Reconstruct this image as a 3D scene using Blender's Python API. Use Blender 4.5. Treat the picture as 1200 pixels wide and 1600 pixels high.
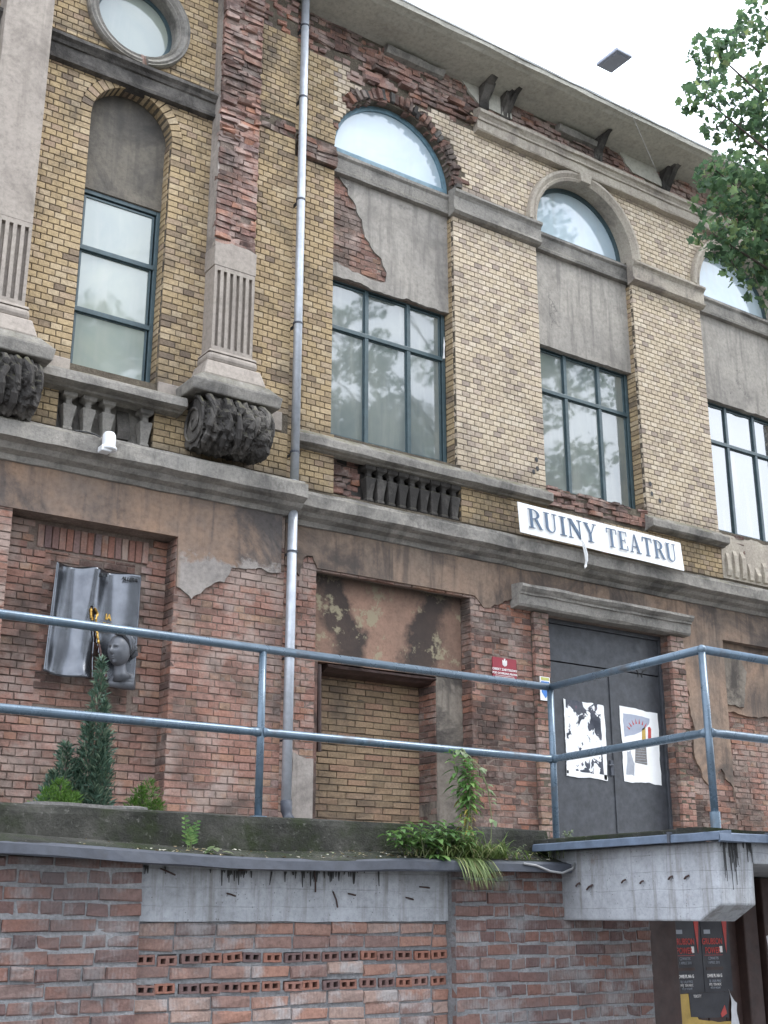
import bpy, bmesh, math, random
import numpy as np
from mathutils import Vector, Matrix, noise, geometry

R = math.radians
for o in list(bpy.data.objects):
    bpy.data.objects.remove(o)
sc = bpy.context.scene
COL = sc.collection
RNG = random.Random(7)

# ------------------------------------------------------------------ camera
cd = bpy.data.cameras.new('camera')
cam = bpy.data.objects.new('camera', cd)
COL.objects.link(cam)
cam.location = (0, 0, 1.6)
cam.rotation_euler = (R(90 + 18.1), 0, R(-34.52))
cd.sensor_fit = 'VERTICAL'
cd.sensor_height = 24.0
cd.lens = 24.0 * 1950 / 1600
cd.clip_start = 0.05
cd.clip_end = 1500
sc.camera = cam

# ------------------------------------------------------------------ light
SUN_EL, SUN_AZ = 52.0, 118.0          # azimuth from +y (north) towards +x
world = bpy.data.worlds.new('World')
sc.world = world
world.use_nodes = True
wn, wl = world.node_tree.nodes, world.node_tree.links
wn.clear()
wo = wn.new('ShaderNodeOutputWorld')
bg = wn.new('ShaderNodeBackground')
bg.inputs[1].default_value = 0.12
sky = wn.new('ShaderNodeTexSky')
sky.sky_type = 'NISHITA'
sky.sun_disc = False
sky.sun_elevation = R(SUN_EL)
sky.sun_rotation = R(SUN_AZ)
tc = wn.new('ShaderNodeTexCoord')
mp = wn.new('ShaderNodeMapping')
mp.inputs['Scale'].default_value = (1.6, 1.6, 3.2)
cn = wn.new('ShaderNodeTexNoise')
cn.inputs['Scale'].default_value = 1.7
cn.inputs['Detail'].default_value = 7
cn.inputs['Roughness'].default_value = 0.58
cr = wn.new('ShaderNodeValToRGB')
cr.color_ramp.elements[0].position = 0.30
cr.color_ramp.elements[0].color = (0.45, 0.45, 0.45, 1)
cr.color_ramp.elements[1].position = 0.50
cr.color_ramp.elements[1].color = (1, 1, 1, 1)
cm = wn.new('ShaderNodeMixRGB')
cm.inputs[2].default_value = (9.1, 9.75, 10.9, 1)
wl.new(tc.outputs['Generated'], mp.inputs['Vector'])
wl.new(mp.outputs['Vector'], cn.inputs['Vector'])
wl.new(cn.outputs['Fac'], cr.inputs['Fac'])
wl.new(cr.outputs['Color'], cm.inputs[0])
wl.new(sky.outputs['Color'], cm.inputs[1])
wl.new(cm.outputs['Color'], bg.inputs[0])
wl.new(bg.outputs[0], wo.inputs[0])

sd = bpy.data.lights.new('sun', 'SUN')
sd.energy = 1.0
sd.angle = R(24)
sd.color = (1.0, 0.975, 0.93)
sun = bpy.data.objects.new('sun', sd)
COL.objects.link(sun)
_d = Vector((math.sin(R(SUN_AZ)) * math.cos(R(SUN_EL)), math.cos(R(SUN_AZ)) * math.cos(R(SUN_EL)), math.sin(R(SUN_EL))))
sun.rotation_euler = _d.to_track_quat('Z', 'Y').to_euler()

sc.view_settings.view_transform = 'Standard'
sc.view_settings.look = 'None'
sc.view_settings.exposure = 1.55
sc.view_settings.gamma = 1.0
sc.view_settings.use_curve_mapping = False


# ------------------------------------------------------------------ node helper
class NT:
    def __init__(s, name, rough=0.9, spec=0.3, metal=0.0):
        s.m = bpy.data.materials.new(name)
        s.m.use_nodes = True
        s.t = s.m.node_tree
        s.N, s.L = s.t.nodes, s.t.links
        s.b = s.N.get('Principled BSDF')
        s.b.inputs['Roughness'].default_value = rough
        s.b.inputs['Specular IOR Level'].default_value = spec
        s.b.inputs['Metallic'].default_value = metal
        s.geo = s.N.new('ShaderNodeNewGeometry')
        s.pos = s.geo.outputs['Position']
        s.h = None

    def link(s, a, b):
        if hasattr(a, 'is_output') or hasattr(a, 'links'):
            s.L.new(a, b)
        else:
            if isinstance(a, (tuple, list)) and len(a) == 3 and b.type == 'RGBA':
                a = (*a, 1)
            b.default_value = a

    def scale(s, v, vec=None):
        n = s.N.new('ShaderNodeVectorMath')
        n.operation = 'MULTIPLY'
        s.link(vec or s.pos, n.inputs[0])
        n.inputs[1].default_value = v
        return n.outputs[0]

    def noise(s, sc_, det=4, rough=0.6, dist=0.0, vec=None):
        n = s.N.new('ShaderNodeTexNoise')
        n.inputs['Scale'].default_value = sc_
        n.inputs['Detail'].default_value = det
        n.inputs['Roughness'].default_value = rough
        n.inputs['Distortion'].default_value = dist
        s.link(vec or s.pos, n.inputs['Vector'])
        return n.outputs['Fac']

    def voro(s, sc_, vec=None, feat='F1'):
        n = s.N.new('ShaderNodeTexVoronoi')
        n.feature = feat
        n.inputs['Scale'].default_value = sc_
        s.link(vec or s.pos, n.inputs['Vector'])
        return n.outputs['Distance']

    def ramp(s, f, st, interp='LINEAR'):
        n = s.N.new('ShaderNodeValToRGB')
        n.color_ramp.interpolation = interp
        e = n.color_ramp.elements
        while len(e) < len(st):
            e.new(0.5)
        for i, (p, c) in enumerate(st):
            e[i].position = p
            e[i].color = (c, c, c, 1) if isinstance(c, (int, float)) else (*c, 1)
        s.link(f, n.inputs[0])
        return n.outputs[0]

    def mix(s, f, a, b, mode='MIX'):
        n = s.N.new('ShaderNodeMixRGB')
        n.blend_type = mode
        s.link(f, n.inputs[0])
        s.link(a, n.inputs[1])
        s.link(b, n.inputs[2])
        return n.outputs[0]

    def math(s, op, a, b=0.0):
        n = s.N.new('ShaderNodeMath')
        n.operation = op
        s.link(a, n.inputs[0])
        s.link(b, n.inputs[1])
        return n.outputs[0]

    def rnd(s):
        a = s.N.new('ShaderNodeAttribute')
        a.attribute_name = 'bv'
        o = s.N.new('ShaderNodeObjectInfo')
        return s.math('FRACT', s.math('ADD', a.outputs['Fac'], o.outputs['Random']))

    def sep(s):
        n = s.N.new('ShaderNodeSeparateXYZ')
        s.L.new(s.pos, n.inputs[0])
        return n.outputs

    def up(s):
        n = s.N.new('ShaderNodeSeparateXYZ')
        s.L.new(s.geo.outputs['Normal'], n.inputs[0])
        return n.outputs[2]

    def bump(s, h, st=0.5, dist=0.01):
        n = s.N.new('ShaderNodeBump')
        n.inputs['Strength'].default_value = st
        n.inputs['Distance'].default_value = dist
        s.link(h, n.inputs['Height'])
        if s.h is not None:
            s.L.new(s.h, n.inputs['Normal'])
        s.h = n.outputs[0]

    def out(s, col, rough=None):
        s.link(col, s.b.inputs['Base Color'])
        if rough is not None:
            s.link(rough, s.b.inputs['Roughness'])
        if s.h is not None:
            s.L.new(s.h, s.b.inputs['Normal'])
        return s.m


def brick_mat(name, stops, soot=(0.62, 0.8), sootcol=(0.05, 0.04, 0.035), sootscale=0.9, pale=None, rib=False, bump=0.6, seed=0.0, sootmax=0.85, wash=None):
    t = NT(name, rough=0.92, spec=0.25)
    v = t.scale((1, 1, 1))
    c = t.ramp(t.rnd(), stops, 'LINEAR')
    c = t.mix(1.0, c, t.ramp(t.noise(38, 5, 0.7), [(0.25, 0.62), (0.5, 0.98), (0.8, 1.3)]), 'MULTIPLY')
    if rib:
        w = t.N.new('ShaderNodeTexWave')
        w.wave_type = 'BANDS'
        w.bands_direction = 'X'
        w.inputs['Scale'].default_value = 14
        w.inputs['Distortion'].default_value = 2.2
        w.inputs['Detail'].default_value = 1
        t.L.new(t.pos, w.inputs['Vector'])
        k_ = t.math('MULTIPLY', t.ramp(t.noise(4.5, 4), [(0.42, 0.0), (0.58, 1.0)]), t.ramp(t.noise(30, 3), [(0.35, 0.35), (0.65, 1.0)]))
        c = t.mix(t.math('MULTIPLY', k_, 0.6), c, t.mix(t.ramp(w.outputs['Fac'], [(0.25, 0), (0.7, 1)]), t.mix(1.0, c, (0.6, 0.57, 0.56), 'MULTIPLY'), t.mix(0.25, c, (0.38, 0.34, 0.3))))
        t.bump(t.math('MULTIPLY', w.outputs['Fac'], k_), 0.45, 0.006)
    if pale:
        c = t.mix(t.ramp(t.noise(pale[0], 5, 0.65), [(pale[1], 0), (pale[1] + 0.14, pale[3])]), c, pale[2])
    m = t.ramp(t.noise(sootscale, 7, 0.68, 0.4), [(soot[0], 0), (soot[1], sootmax)])
    c = t.mix(m, c, sootcol)
    c = t.mix(t.ramp(t.noise(2.7, 6, 0.75), [(0.58, 0), (0.78, 0.7)]), c, t.mix(0.5, sootcol, c))
    if wash:
        z_ = t.sep()[2]
        for zl, hh in wash:
            m_ = t.math('SUBTRACT', z_, zl)
            m_ = t.math('ADD', m_, t.math('MULTIPLY', t.math('SUBTRACT', t.noise(2.3, 6, 0.7), 0.5), hh * 2.2))
            c = t.mix(t.math('MULTIPLY', t.ramp(m_, [(0.0, 0.8), (hh, 0.0)]), t.ramp(t.math('SUBTRACT', z_, zl - .02), [(0, 0), (0.01, 1)])), c, t.mix(0.75, c, sootcol))
    t.bump(t.noise(60, 6, 0.7), bump, 0.008)
    t.bump(t.noise(14, 4, 0.6), bump * 0.6, 0.02)
    return t.out(c)


M = {}
M['facing'] = brick_mat('yellow_facing_brick', [(0, (0.175, 0.132, 0.097)), (0.06, (0.262, 0.196, 0.128)), (0.2, (0.337, 0.251, 0.148)), (0.45, (0.375, 0.282, 0.163)), (0.7, (0.393, 0.296, 0.178)), (0.88, (0.419, 0.332, 0.219)), (1.0, (0.314, 0.228, 0.158))], soot=(0.5, 0.7), sootcol=(0.08, 0.068, 0.058), sootscale=1.2, sootmax=0.85, wash=((7.2, .22), (6.45, .16), (11.28, .14)))
M['facing_pale'] = brick_mat('glare_pale_facing_brick', [(0, (0.323, 0.264, 0.221)), (0.1, (0.439, 0.360, 0.279)), (0.25, (0.496, 0.408, 0.299)), (0.55, (0.542, 0.449, 0.330)), (0.8, (0.577, 0.491, 0.381)), (1.0, (0.473, 0.384, 0.305))], soot=(0.52, 0.74), sootcol=(0.12, 0.10, 0.09), sootmax=0.7, wash=((7.1, .28), (11.28, .2)))  # paler copy of the yellow brick, sky glare put into the colour
M['red'] = brick_mat('weathered_red_brick', [(0, (0.188, 0.109, 0.090)), (0.15, (0.247, 0.133, 0.102)), (0.35, (0.286, 0.160, 0.125)), (0.55, (0.302, 0.175, 0.140)), (0.72, (0.286, 0.144, 0.102)), (0.85, (0.286, 0.182, 0.125)), (0.94, (0.324, 0.207, 0.172)), (1, (0.231, 0.155, 0.137))], soot=(0.48, 0.66), sootcol=(0.075, 0.06, 0.052), sootscale=1.1, pale=(2.6, 0.47, (0.33, 0.27, 0.235), 0.7), bump=0.9)
M['red_rough'] = brick_mat('broken_red_brick', [(0, (0.142, 0.090, 0.077)), (0.2, (0.235, 0.133, 0.111)), (0.45, (0.302, 0.171, 0.133)), (0.65, (0.330, 0.206, 0.170)), (0.8, (0.339, 0.161, 0.101)), (1, (0.208, 0.143, 0.133))], soot=(0.46, 0.62), sootcol=(0.07, 0.055, 0.05), sootscale=1.3, pale=(3.2, 0.45, (0.36, 0.285, 0.25), 0.75), bump=1.0)
M['niche'] = brick_mat('yellowish_infill_brick', [(0, (0.187, 0.131, 0.088)), (0.3, (0.255, 0.184, 0.116)), (0.6, (0.297, 0.209, 0.132)), (0.8, (0.264, 0.156, 0.108)), (1, (0.315, 0.234, 0.152))], soot=(0.48, 0.66), sootcol=(0.08, 0.065, 0.055), bump=0.8)
M['dark_red'] = brick_mat('sooty_red_brick', [(0, (0.099, 0.067, 0.058)), (0.4, (0.161, 0.096, 0.079)), (0.7, (0.234, 0.135, 0.104)), (0.9, (0.269, 0.125, 0.084)), (1, (0.215, 0.156, 0.134))], soot=(0.46, 0.62), sootscale=1.5, pale=(2.0, 0.5, (0.28, 0.24, 0.21), 0.7), bump=1.0)
M['wall_brick'] = brick_mat('ribbed_wall_brick', [(0, (0.102, 0.070, 0.068)), (0.25, (0.141, 0.087, 0.079)), (0.5, (0.165, 0.102, 0.088)), (0.7, (0.180, 0.096, 0.076)), (0.85, (0.162, 0.116, 0.106)), (1, (0.204, 0.142, 0.125))], soot=(0.52, 0.72), sootcol=(0.10, 0.09, 0.09), pale=(4.5, 0.5, (0.25, 0.24, 0.24), 0.75), rib=True, bump=0.7)
M['wall_pale'] = brick_mat('pale_wall_brick', [(0, (0.165, 0.116, 0.106)), (0.25, (0.227, 0.144, 0.124)), (0.5, (0.267, 0.168, 0.137)), (0.7, (0.290, 0.159, 0.119)), (0.85, (0.261, 0.190, 0.165)), (1, (0.329, 0.234, 0.196))], soot=(0.52, 0.72), sootcol=(0.10, 0.09, 0.09), pale=(4.5, 0.49, (0.36, 0.34, 0.335), 0.8), rib=True, bump=0.7)
M['hollow'] = brick_mat('hollow_brick_clay', [(0, (0.130, 0.090, 0.088)), (0.4, (0.211, 0.112, 0.088)), (0.7, (0.258, 0.122, 0.088)), (1, (0.177, 0.137, 0.133))], soot=(0.55, 0.75), sootcol=(0.1, .085, .08), bump=0.5)

# faces where the brick has gone, mortar beds
def mortar_mat(name, a, b, c2):
    t = NT(name, rough=0.95, spec=0.2)
    c = t.ramp(t.noise(3.0, 6, 0.7), [(0.3, a), (0.55, b), (0.75, c2)])
    c = t.mix(1.0, c, t.ramp(t.noise(45, 4, 0.7), [(0.3, 0.7), (0.7, 1.2)]), 'MULTIPLY')
    t.bump(t.noise(35, 6, 0.75), 1.0, 0.02)
    return t.out(c)


M['mortar_dark'] = mortar_mat('dark_joint_mortar', (0.075, 0.062, 0.05), (0.125, 0.105, 0.08), (0.20, 0.17, 0.13))
M['mortar_red'] = mortar_mat('crumbling_lime_mortar', (0.13, 0.10, 0.085), (0.23, 0.18, 0.15), (0.33, 0.275, 0.235))
M['mortar_grey'] = mortar_mat('cement_mortar', (0.17, 0.172, 0.178), (0.27, 0.272, 0.278), (0.36, 0.36, 0.362))


def plaster_mat(name, base, base2, stain, stainr=(0.52, 0.7), sscale=0.8, pale=None, streak=0.5, bump=0.5, crack=False):
    t = NT(name, rough=0.9, spec=0.25)
    c = t.mix(t.ramp(t.noise(1.1, 6, 0.65), [(0.35, 0), (0.65, 1)]), base, base2)
    c = t.mix(1.0, c, t.ramp(t.noise(17, 6, 0.75), [(0.28, 0.7), (0.5, 1.0), (0.75, 1.2)]), 'MULTIPLY')
    m = t.ramp(t.noise(sscale, 7, 0.66, 0.8), [(stainr[0], 0), (stainr[1], 0.9)])
    c = t.mix(m, c, stain)
    # rain streaks run down the face
    st = t.noise(4.0, 5, 0.6, 0.2, t.scale((2.2, 2.2, 0.22)))
    c = t.mix(t.ramp(st, [(0.5, 0), (0.66, streak)]), c, stain)
    if pale:
        c = t.mix(t.ramp(t.noise(2.3, 6, 0.7), [(0.6, 0), (0.66, 0.85)]), c, pale)
    if crack:
        d = t.voro(0.55, t.N and t.scale((1.0, 1.0, 1.0)), 'DISTANCE_TO_EDGE')
        wob = t.math('ADD', d, t.math('MULTIPLY', t.math('SUBTRACT', t.noise(3.5, 6, 0.7), 0.5), 0.35))
        k = t.ramp(t.math('ABSOLUTE', wob), [(0.0, 1), (0.006, 0)])
        k = t.math('MULTIPLY', k, t.ramp(t.noise(0.8, 2), [(0.5, 0), (0.56, 0.8)]))
        c = t.mix(k, c, (0.06, 0.055, 0.05))
    t.bump(t.noise(70, 5, 0.7), bump * 0.6, 0.005)
    t.bump(t.noise(7, 6, 0.65), bump, 0.02)
    return t.out(c)


M['render_tan'] = plaster_mat('brown_lime_render', (0.285, 0.195, 0.14), (0.215, 0.165, 0.13), (0.07, 0.06, 0.055), (0.46, 0.62), 0.8, streak=0.6)
M['render_grey'] = plaster_mat('grey_cement_render', (0.33, 0.295, 0.265), (0.25, 0.22, 0.195), (0.11, 0.095, 0.085), (0.5, 0.68), 0.9, streak=0.5)
M['render_left'] = plaster_mat('sooty_brown_render', (0.265, 0.175, 0.12), (0.185, 0.145, 0.12), (0.075, 0.068, 0.066), (0.46, 0.6), 0.6, streak=0.55)
t = NT('sooty_brown_render_patched', rough=0.9, spec=0.25)
xyz = t.sep()
c = t.mix(t.ramp(t.noise(1.1, 6, 0.65), [(0.35, 0), (0.65, 1)]), (0.265, 0.175, 0.12), (0.185, 0.145, 0.12))
c = t.mix(t.ramp(t.noise(0.6, 7, 0.66, 0.8), [(0.45, 0), (0.58, 0.9)]), c, (0.072, 0.066, 0.064))
st = t.noise(4.0, 5, 0.6, 0.2, t.scale((2.2, 2.2, 0.22)))
c = t.mix(t.ramp(st, [(0.5, 0), (0.66, 0.5)]), c, (0.075, 0.068, 0.066))
e = t.math('ADD', t.math('SUBTRACT', 5.36, xyz[2]), t.math('MULTIPLY', t.math('SUBTRACT', t.noise(2.4, 7, 0.7), 0.5), 0.75))
e = t.math('MULTIPLY', t.ramp(e, [(0.0, 0), (0.07, 1)]), t.ramp(t.math('SUBTRACT', xyz[0], 5.43), [(0, 0), (0.05, 1)]))
c = t.mix(e, c, t.mix(t.ramp(t.noise(3, 6, 0.7), [(0.35, 0), (0.65, 1)]), (0.30, 0.27, 0.245), (0.21, 0.19, 0.175)))
c = t.mix(1.0, c, t.ramp(t.noise(17, 6, 0.75), [(0.28, 0.7), (0.5, 1.0), (0.75, 1.2)]), 'MULTIPLY')
t.bump(t.noise(70, 5, 0.7), 0.35, 0.005)
t.bump(t.noise(7, 6, 0.65), 0.5, 0.02)
t.bump(e, 0.5, 0.01)
M['render_left'] = t.out(c)
M['render_jamb'] = plaster_mat('sooty_jamb_render', (0.26, 0.225, 0.185), (0.17, 0.145, 0.12), (0.055, 0.048, 0.044), (0.45, 0.58), 1.4, streak=0.7)
M['render_pale'] = plaster_mat('pale_mortar_smear', (0.33, 0.285, 0.255), (0.27, 0.225, 0.20), (0.15, 0.11, 0.09), (0.5, 0.66), 2.0, streak=0.3)
M['panel'] = plaster_mat('grey_panel_render', (0.36, 0.33, 0.29), (0.27, 0.25, 0.225), (0.15, 0.138, 0.125), (0.5, 0.7), 0.9, streak=0.6, crack=True)
M['tympanum'] = plaster_mat('dark_panel_render', (0.17, 0.15, 0.12), (0.115, 0.105, 0.092), (0.06, 0.056, 0.052), (0.47, 0.65), 1.1, streak=0.4)
M['pilaster'] = plaster_mat('smooth_pilaster_render', (0.33, 0.29, 0.25), (0.28, 0.245, 0.215), (0.15, 0.13, 0.112), (0.54, 0.75), 1.2, streak=0.4, bump=0.25)
M['concrete'] = plaster_mat('cast_concrete', (0.41, 0.425, 0.445), (0.30, 0.31, 0.325), (0.15, 0.15, 0.148), (0.5, 0.66), 1.9, streak=0.55, bump=0.35)
t = NT('board_marked_concrete', rough=0.88, spec=0.25)
xyz = t.sep()
c = t.mix(t.ramp(t.noise(1.9, 6, 0.7), [(0.35, 0), (0.65, 1)]), (0.40, 0.415, 0.44), (0.27, 0.28, 0.295))
c = t.mix(1.0, c, t.ramp(t.noise(24, 6, 0.8), [(0.28, 0.72), (0.5, 1.0), (0.75, 1.15)]), 'MULTIPLY')
bd = t.math('FRACT', t.math('ADD', t.math('MULTIPLY', xyz[2], 9.5), t.math('MULTIPLY', t.noise(3, 2), 0.25)))
ln = t.ramp(bd, [(0.0, 1), (0.045, 0), (0.96, 0), (1.0, 1)])
c = t.mix(t.math('MULTIPLY', ln, t.ramp(t.noise(5, 4), [(0.42, 0), (0.6, 0.45)])), c, (0.13, 0.13, 0.125))
po = t.ramp(t.voro(38), [(0.0, 1), (0.11, 0.9), (0.16, 0)])
po = t.math('MULTIPLY', po, t.ramp(t.noise(9, 3), [(0.5, 0), (0.58, 1)]))
c = t.mix(t.math('MULTIPLY', po, 0.7), c, (0.09, 0.088, 0.085))
st = t.noise(5.0, 5, 0.65, 0.2, t.scale((2.4, 2.4, 0.2)))
c = t.mix(t.ramp(st, [(0.5, 0), (0.64, 0.55)]), c, (0.14, 0.13, 0.115))
c = t.mix(t.ramp(t.noise(2.6, 6, 0.75), [(0.6, 0), (0.7, 0.5)]), c, (0.19, 0.12, 0.07))
t.bump(t.noise(60, 5, 0.7), 0.35, 0.005)
t.bump(ln, 0.4, -0.004)
t.bump(po, 0.8, -0.006)
M['concrete'] = t.out(c)
M['soffit'] = plaster_mat('cornice_soffit_render', (0.47, 0.45, 0.39), (0.40, 0.38, 0.33), (0.24, 0.225, 0.205), (0.55, 0.75), 0.7, streak=0.2, bump=0.3)
# niche render: soot has run down both sides of the field, the middle is still pink
t = NT('stained_niche_render', rough=0.9, spec=0.25)
xyz = t.sep()
c = t.mix(t.ramp(t.noise(2.0, 6, 0.65), [(0.35, 0), (0.65, 1)]), (0.30, 0.185, 0.135), (0.24, 0.155, 0.115))
c = t.mix(1.0, c, t.ramp(t.noise(17, 6, 0.75), [(0.28, 0.7), (0.5, 1.0), (0.75, 1.2)]), 'MULTIPLY')
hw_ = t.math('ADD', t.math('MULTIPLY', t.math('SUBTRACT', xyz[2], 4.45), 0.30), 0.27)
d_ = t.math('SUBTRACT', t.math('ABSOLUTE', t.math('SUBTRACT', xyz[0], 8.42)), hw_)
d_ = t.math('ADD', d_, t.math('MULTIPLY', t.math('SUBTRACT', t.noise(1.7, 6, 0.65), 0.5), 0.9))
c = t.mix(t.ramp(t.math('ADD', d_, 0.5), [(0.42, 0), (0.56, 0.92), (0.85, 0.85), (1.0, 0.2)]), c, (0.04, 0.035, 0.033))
c = t.mix(t.ramp(t.noise(2.6, 6, 0.75), [(0.57, 0), (0.62, 0.85)]), c, (0.31, 0.27, 0.18))
c = t.mix(t.ramp(t.math('SUBTRACT', xyz[2], 4.6), [(0.62, 0), (0.9, 0.75)]), c, (0.05, 0.043, 0.04))  # darker towards the niche head
t.bump(t.noise(70, 5, 0.7), 0.4, 0.005)
t.bump(t.noise(7, 6, 0.65), 0.5, 0.02)
M['render_niche'] = t.out(c)


def stone_mat(name, a, b, soot, moss=0.6, sr=(0.5, 0.75)):
    t = NT(name, rough=0.93, spec=0.22)
    c = t.mix(t.ramp(t.noise(2.2, 6, 0.7), [(0.35, 0), (0.65, 1)]), a, b)
    c = t.mix(1.0, c, t.ramp(t.noise(28, 5, 0.75), [(0.3, 0.72), (0.5, 1), (0.75, 1.2)]), 'MULTIPLY')
    c = t.mix(t.ramp(t.noise(1.4, 7, 0.7, 0.5), [(sr[0] - .03, 0), (sr[1] - .1, 0.85)]), c, soot)
    c = t.mix(t.ramp(t.noise(5, 5, 0.6, 0.1, t.scale((2.0, 2.0, 0.3))), [(0.56, 0), (0.75, 0.5)]), c, soot)
    g = t.math('MULTIPLY', t.ramp(t.up(), [(0.35, 0), (0.75, 1)]), t.ramp(t.noise(6, 5, 0.7), [(0.35, 0), (0.6, moss)]))
    c = t.mix(g, c, (0.10, 0.095, 0.04))
    t.bump(t.noise(55, 6, 0.75), 0.7, 0.01)
    t.bump(t.noise(9, 5, 0.7), 0.5, 0.02)
    return t.out(c)


M['stone'] = stone_mat('weathered_stone', (0.29, 0.27, 0.24), (0.21, 0.198, 0.18), (0.078, 0.074, 0.07))
M['stone_light'] = stone_mat('light_stone', (0.42, 0.375, 0.31), (0.32, 0.28, 0.235), (0.14, 0.12, 0.11), sr=(0.56, 0.8))
M['stone_dark'] = stone_mat('sooty_carved_stone', (0.155, 0.142, 0.128), (0.10, 0.093, 0.085), (0.04, 0.037, 0.035), sr=(0.42, 0.62))
M['mossy'] = stone_mat('mossy_concrete', (0.12, 0.115, 0.095), (0.085, 0.09, 0.06), (0.035, 0.035, 0.03), moss=0.9, sr=(0.5, 0.7))
t = NT('mossy_parapet_concrete', rough=0.95, spec=0.2)
c = t.ramp(t.noise(2.6, 6, 0.7), [(0.3, (0.018, 0.018, 0.016)), (0.5, (0.036, 0.036, 0.031)), (0.7, (0.085, 0.082, 0.072))])
c = t.mix(t.ramp(t.noise(1.5, 6, 0.75), [(0.44, 0), (0.58, 0.85)]), c, (0.022, 0.031, 0.011))
c = t.mix(t.ramp(t.noise(26, 4, 0.7), [(0.6, 0), (0.7, 0.6)]), c, (0.16, 0.155, 0.14))
t.bump(t.noise(40, 6, 0.75), 1.0, 0.02)
M['parapet'] = t.out(c)


def paint_mat(name, col, rough=0.5, metal=0.0, var=0.25, spec=0.5, dirt=(0.06, 0.055, 0.05), dr=(0.62, 0.85), dm=0.5):
    t = NT(name, rough=rough, spec=spec, metal=metal)
    c = t.mix(1.0, col, t.ramp(t.noise(9, 5, 0.7), [(0.3, 1 - var), (0.7, 1 + var)]), 'MULTIPLY')
    c = t.mix(t.ramp(t.noise(3, 6, 0.7), [(dr[0], 0), (dr[1], dm)]), c, dirt)
    t.bump(t.noise(30, 4, 0.6), 0.15, 0.004)
    return t.out(c, t.ramp(t.noise(6, 5, 0.7), [(0.3, max(0.05, rough - 0.1)), (0.7, min(1, rough + 0.15))]))


M['frame'] = paint_mat('teal_grey_frame_paint', (0.045, 0.075, 0.085), 0.45)
M['frame_blue'] = paint_mat('bluish_frame_paint', (0.13, 0.22, 0.27), 0.5)
M['rail'] = paint_mat('blue_grey_rail_paint', (0.095, 0.135, 0.175), 0.28, metal=0.3, var=0.2, dirt=(0.07, 0.055, 0.045), dr=(0.56, 0.66), dm=0.6)
M['zinc'] = paint_mat('zinc_pipe', (0.40, 0.425, 0.46), 0.45, metal=0.45, var=0.15, dirt=(0.22, 0.22, 0.22))
M['flash'] = paint_mat('blue_grey_flashing', (0.10, 0.13, 0.18), 0.5, metal=0.3)
M['tin_old'] = paint_mat('old_grey_tin', (0.055, 0.061, 0.076), 0.55, metal=0.1, dm=0.8)
M['tin_pale'] = paint_mat('pale_eave_tin', (0.42, 0.43, 0.43), 0.5, var=0.15)
M['door'] = paint_mat('charcoal_steel_door', (0.042, 0.045, 0.052), 0.5, var=0.4, dirt=(0.09, 0.09, 0.09), dr=(0.6, 0.8))
M['brown'] = paint_mat('dark_brown_gate_paint', (0.042, 0.022, 0.018), 0.6, var=0.4, dirt=(0.12, 0.08, 0.06), dr=(0.64, 0.72))
M['white'] = paint_mat('white_sign_face', (0.80, 0.80, 0.79), 0.4, var=0.04, dirt=(0.6, 0.58, 0.55), dm=0.3)
M['sign_blue'] = paint_mat('slate_blue_lettering', (0.075, 0.12, 0.19), 0.45, var=0.2)
M['sign_red'] = paint_mat('crimson_sign_face', (0.26, 0.02, 0.035), 0.4, var=0.1)
M['text_white'] = paint_mat('white_print', (0.75, 0.72, 0.70), 0.5, var=0.05)
M['text_red'] = paint_mat('red_print', (0.45, 0.05, 0.04), 0.5, var=0.15)
M['text_gray'] = paint_mat('grey_print', (0.32, 0.34, 0.38), 0.5, var=0.15)
M['poster_black'] = paint_mat('black_poster_paper', (0.022, 0.022, 0.028), 0.5, var=0.3)
M['poster_yellow'] = paint_mat('yellow_poster_paper', (0.45, 0.30, 0.07), 0.6, var=0.2)
M['poster_white'] = paint_mat('torn_white_paper', (0.62, 0.62, 0.64), 0.7, var=0.15, dirt=(0.2, 0.2, 0.22), dr=(0.58, 0.7))
M['sticker_blue'] = paint_mat('blue_sticker', (0.05, 0.19, 0.52), 0.45, var=0.05)
M['sticker_green'] = paint_mat('yellow_green_sticker', (0.45, 0.45, 0.12), 0.45, var=0.05)
M['lamp_white'] = paint_mat('white_enamel', (0.68, 0.69, 0.70), 0.35, var=0.06)
M['lamp_grey'] = paint_mat('grey_lamp_housing', (0.33, 0.36, 0.44), 0.5, var=0.08)
M['black'] = paint_mat('black_cable_and_dark_depth', (0.03, 0.03, 0.03), 0.6)  # also painted in for the dark of rooms, gaps and holes
M['cable'] = paint_mat('grey_cable', (0.30, 0.30, 0.30), 0.6)
M['curtain'] = paint_mat('white_ribbon', (0.75, 0.75, 0.74), 0.8, var=0.05)
t = NT('brushed_steel_plaque', rough=0.3, metal=0.9)
c = t.ramp(t.noise(6, 5, 0.6), [(0.3, (0.085, 0.09, 0.10)), (0.7, (0.14, 0.147, 0.16))])
t.bump(t.noise(30, 4, 0.6, 0, t.scale((1, 1, 6))), 0.2, 0.004)
M['steel'] = t.out(c, t.ramp(t.noise(5, 5, 0.6), [(0.3, 0.16), (0.7, 0.28)]))
t = NT('cast_metal_head', rough=0.45, metal=0.25)
t.bump(t.noise(25, 4, 0.6), 0.2, 0.004)
M['head'] = t.out(t.ramp(t.noise(9, 4), [(0.3, (0.085, 0.09, 0.10)), (0.7, (0.13, 0.136, 0.15))]))
t = NT('gilded_edge', rough=0.3, metal=0.9)
M['gold'] = t.out((0.62, 0.38, 0.10))
t = NT('dark_engraving', rough=0.6)
M['engrave'] = t.out((0.04, 0.042, 0.045))


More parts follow.
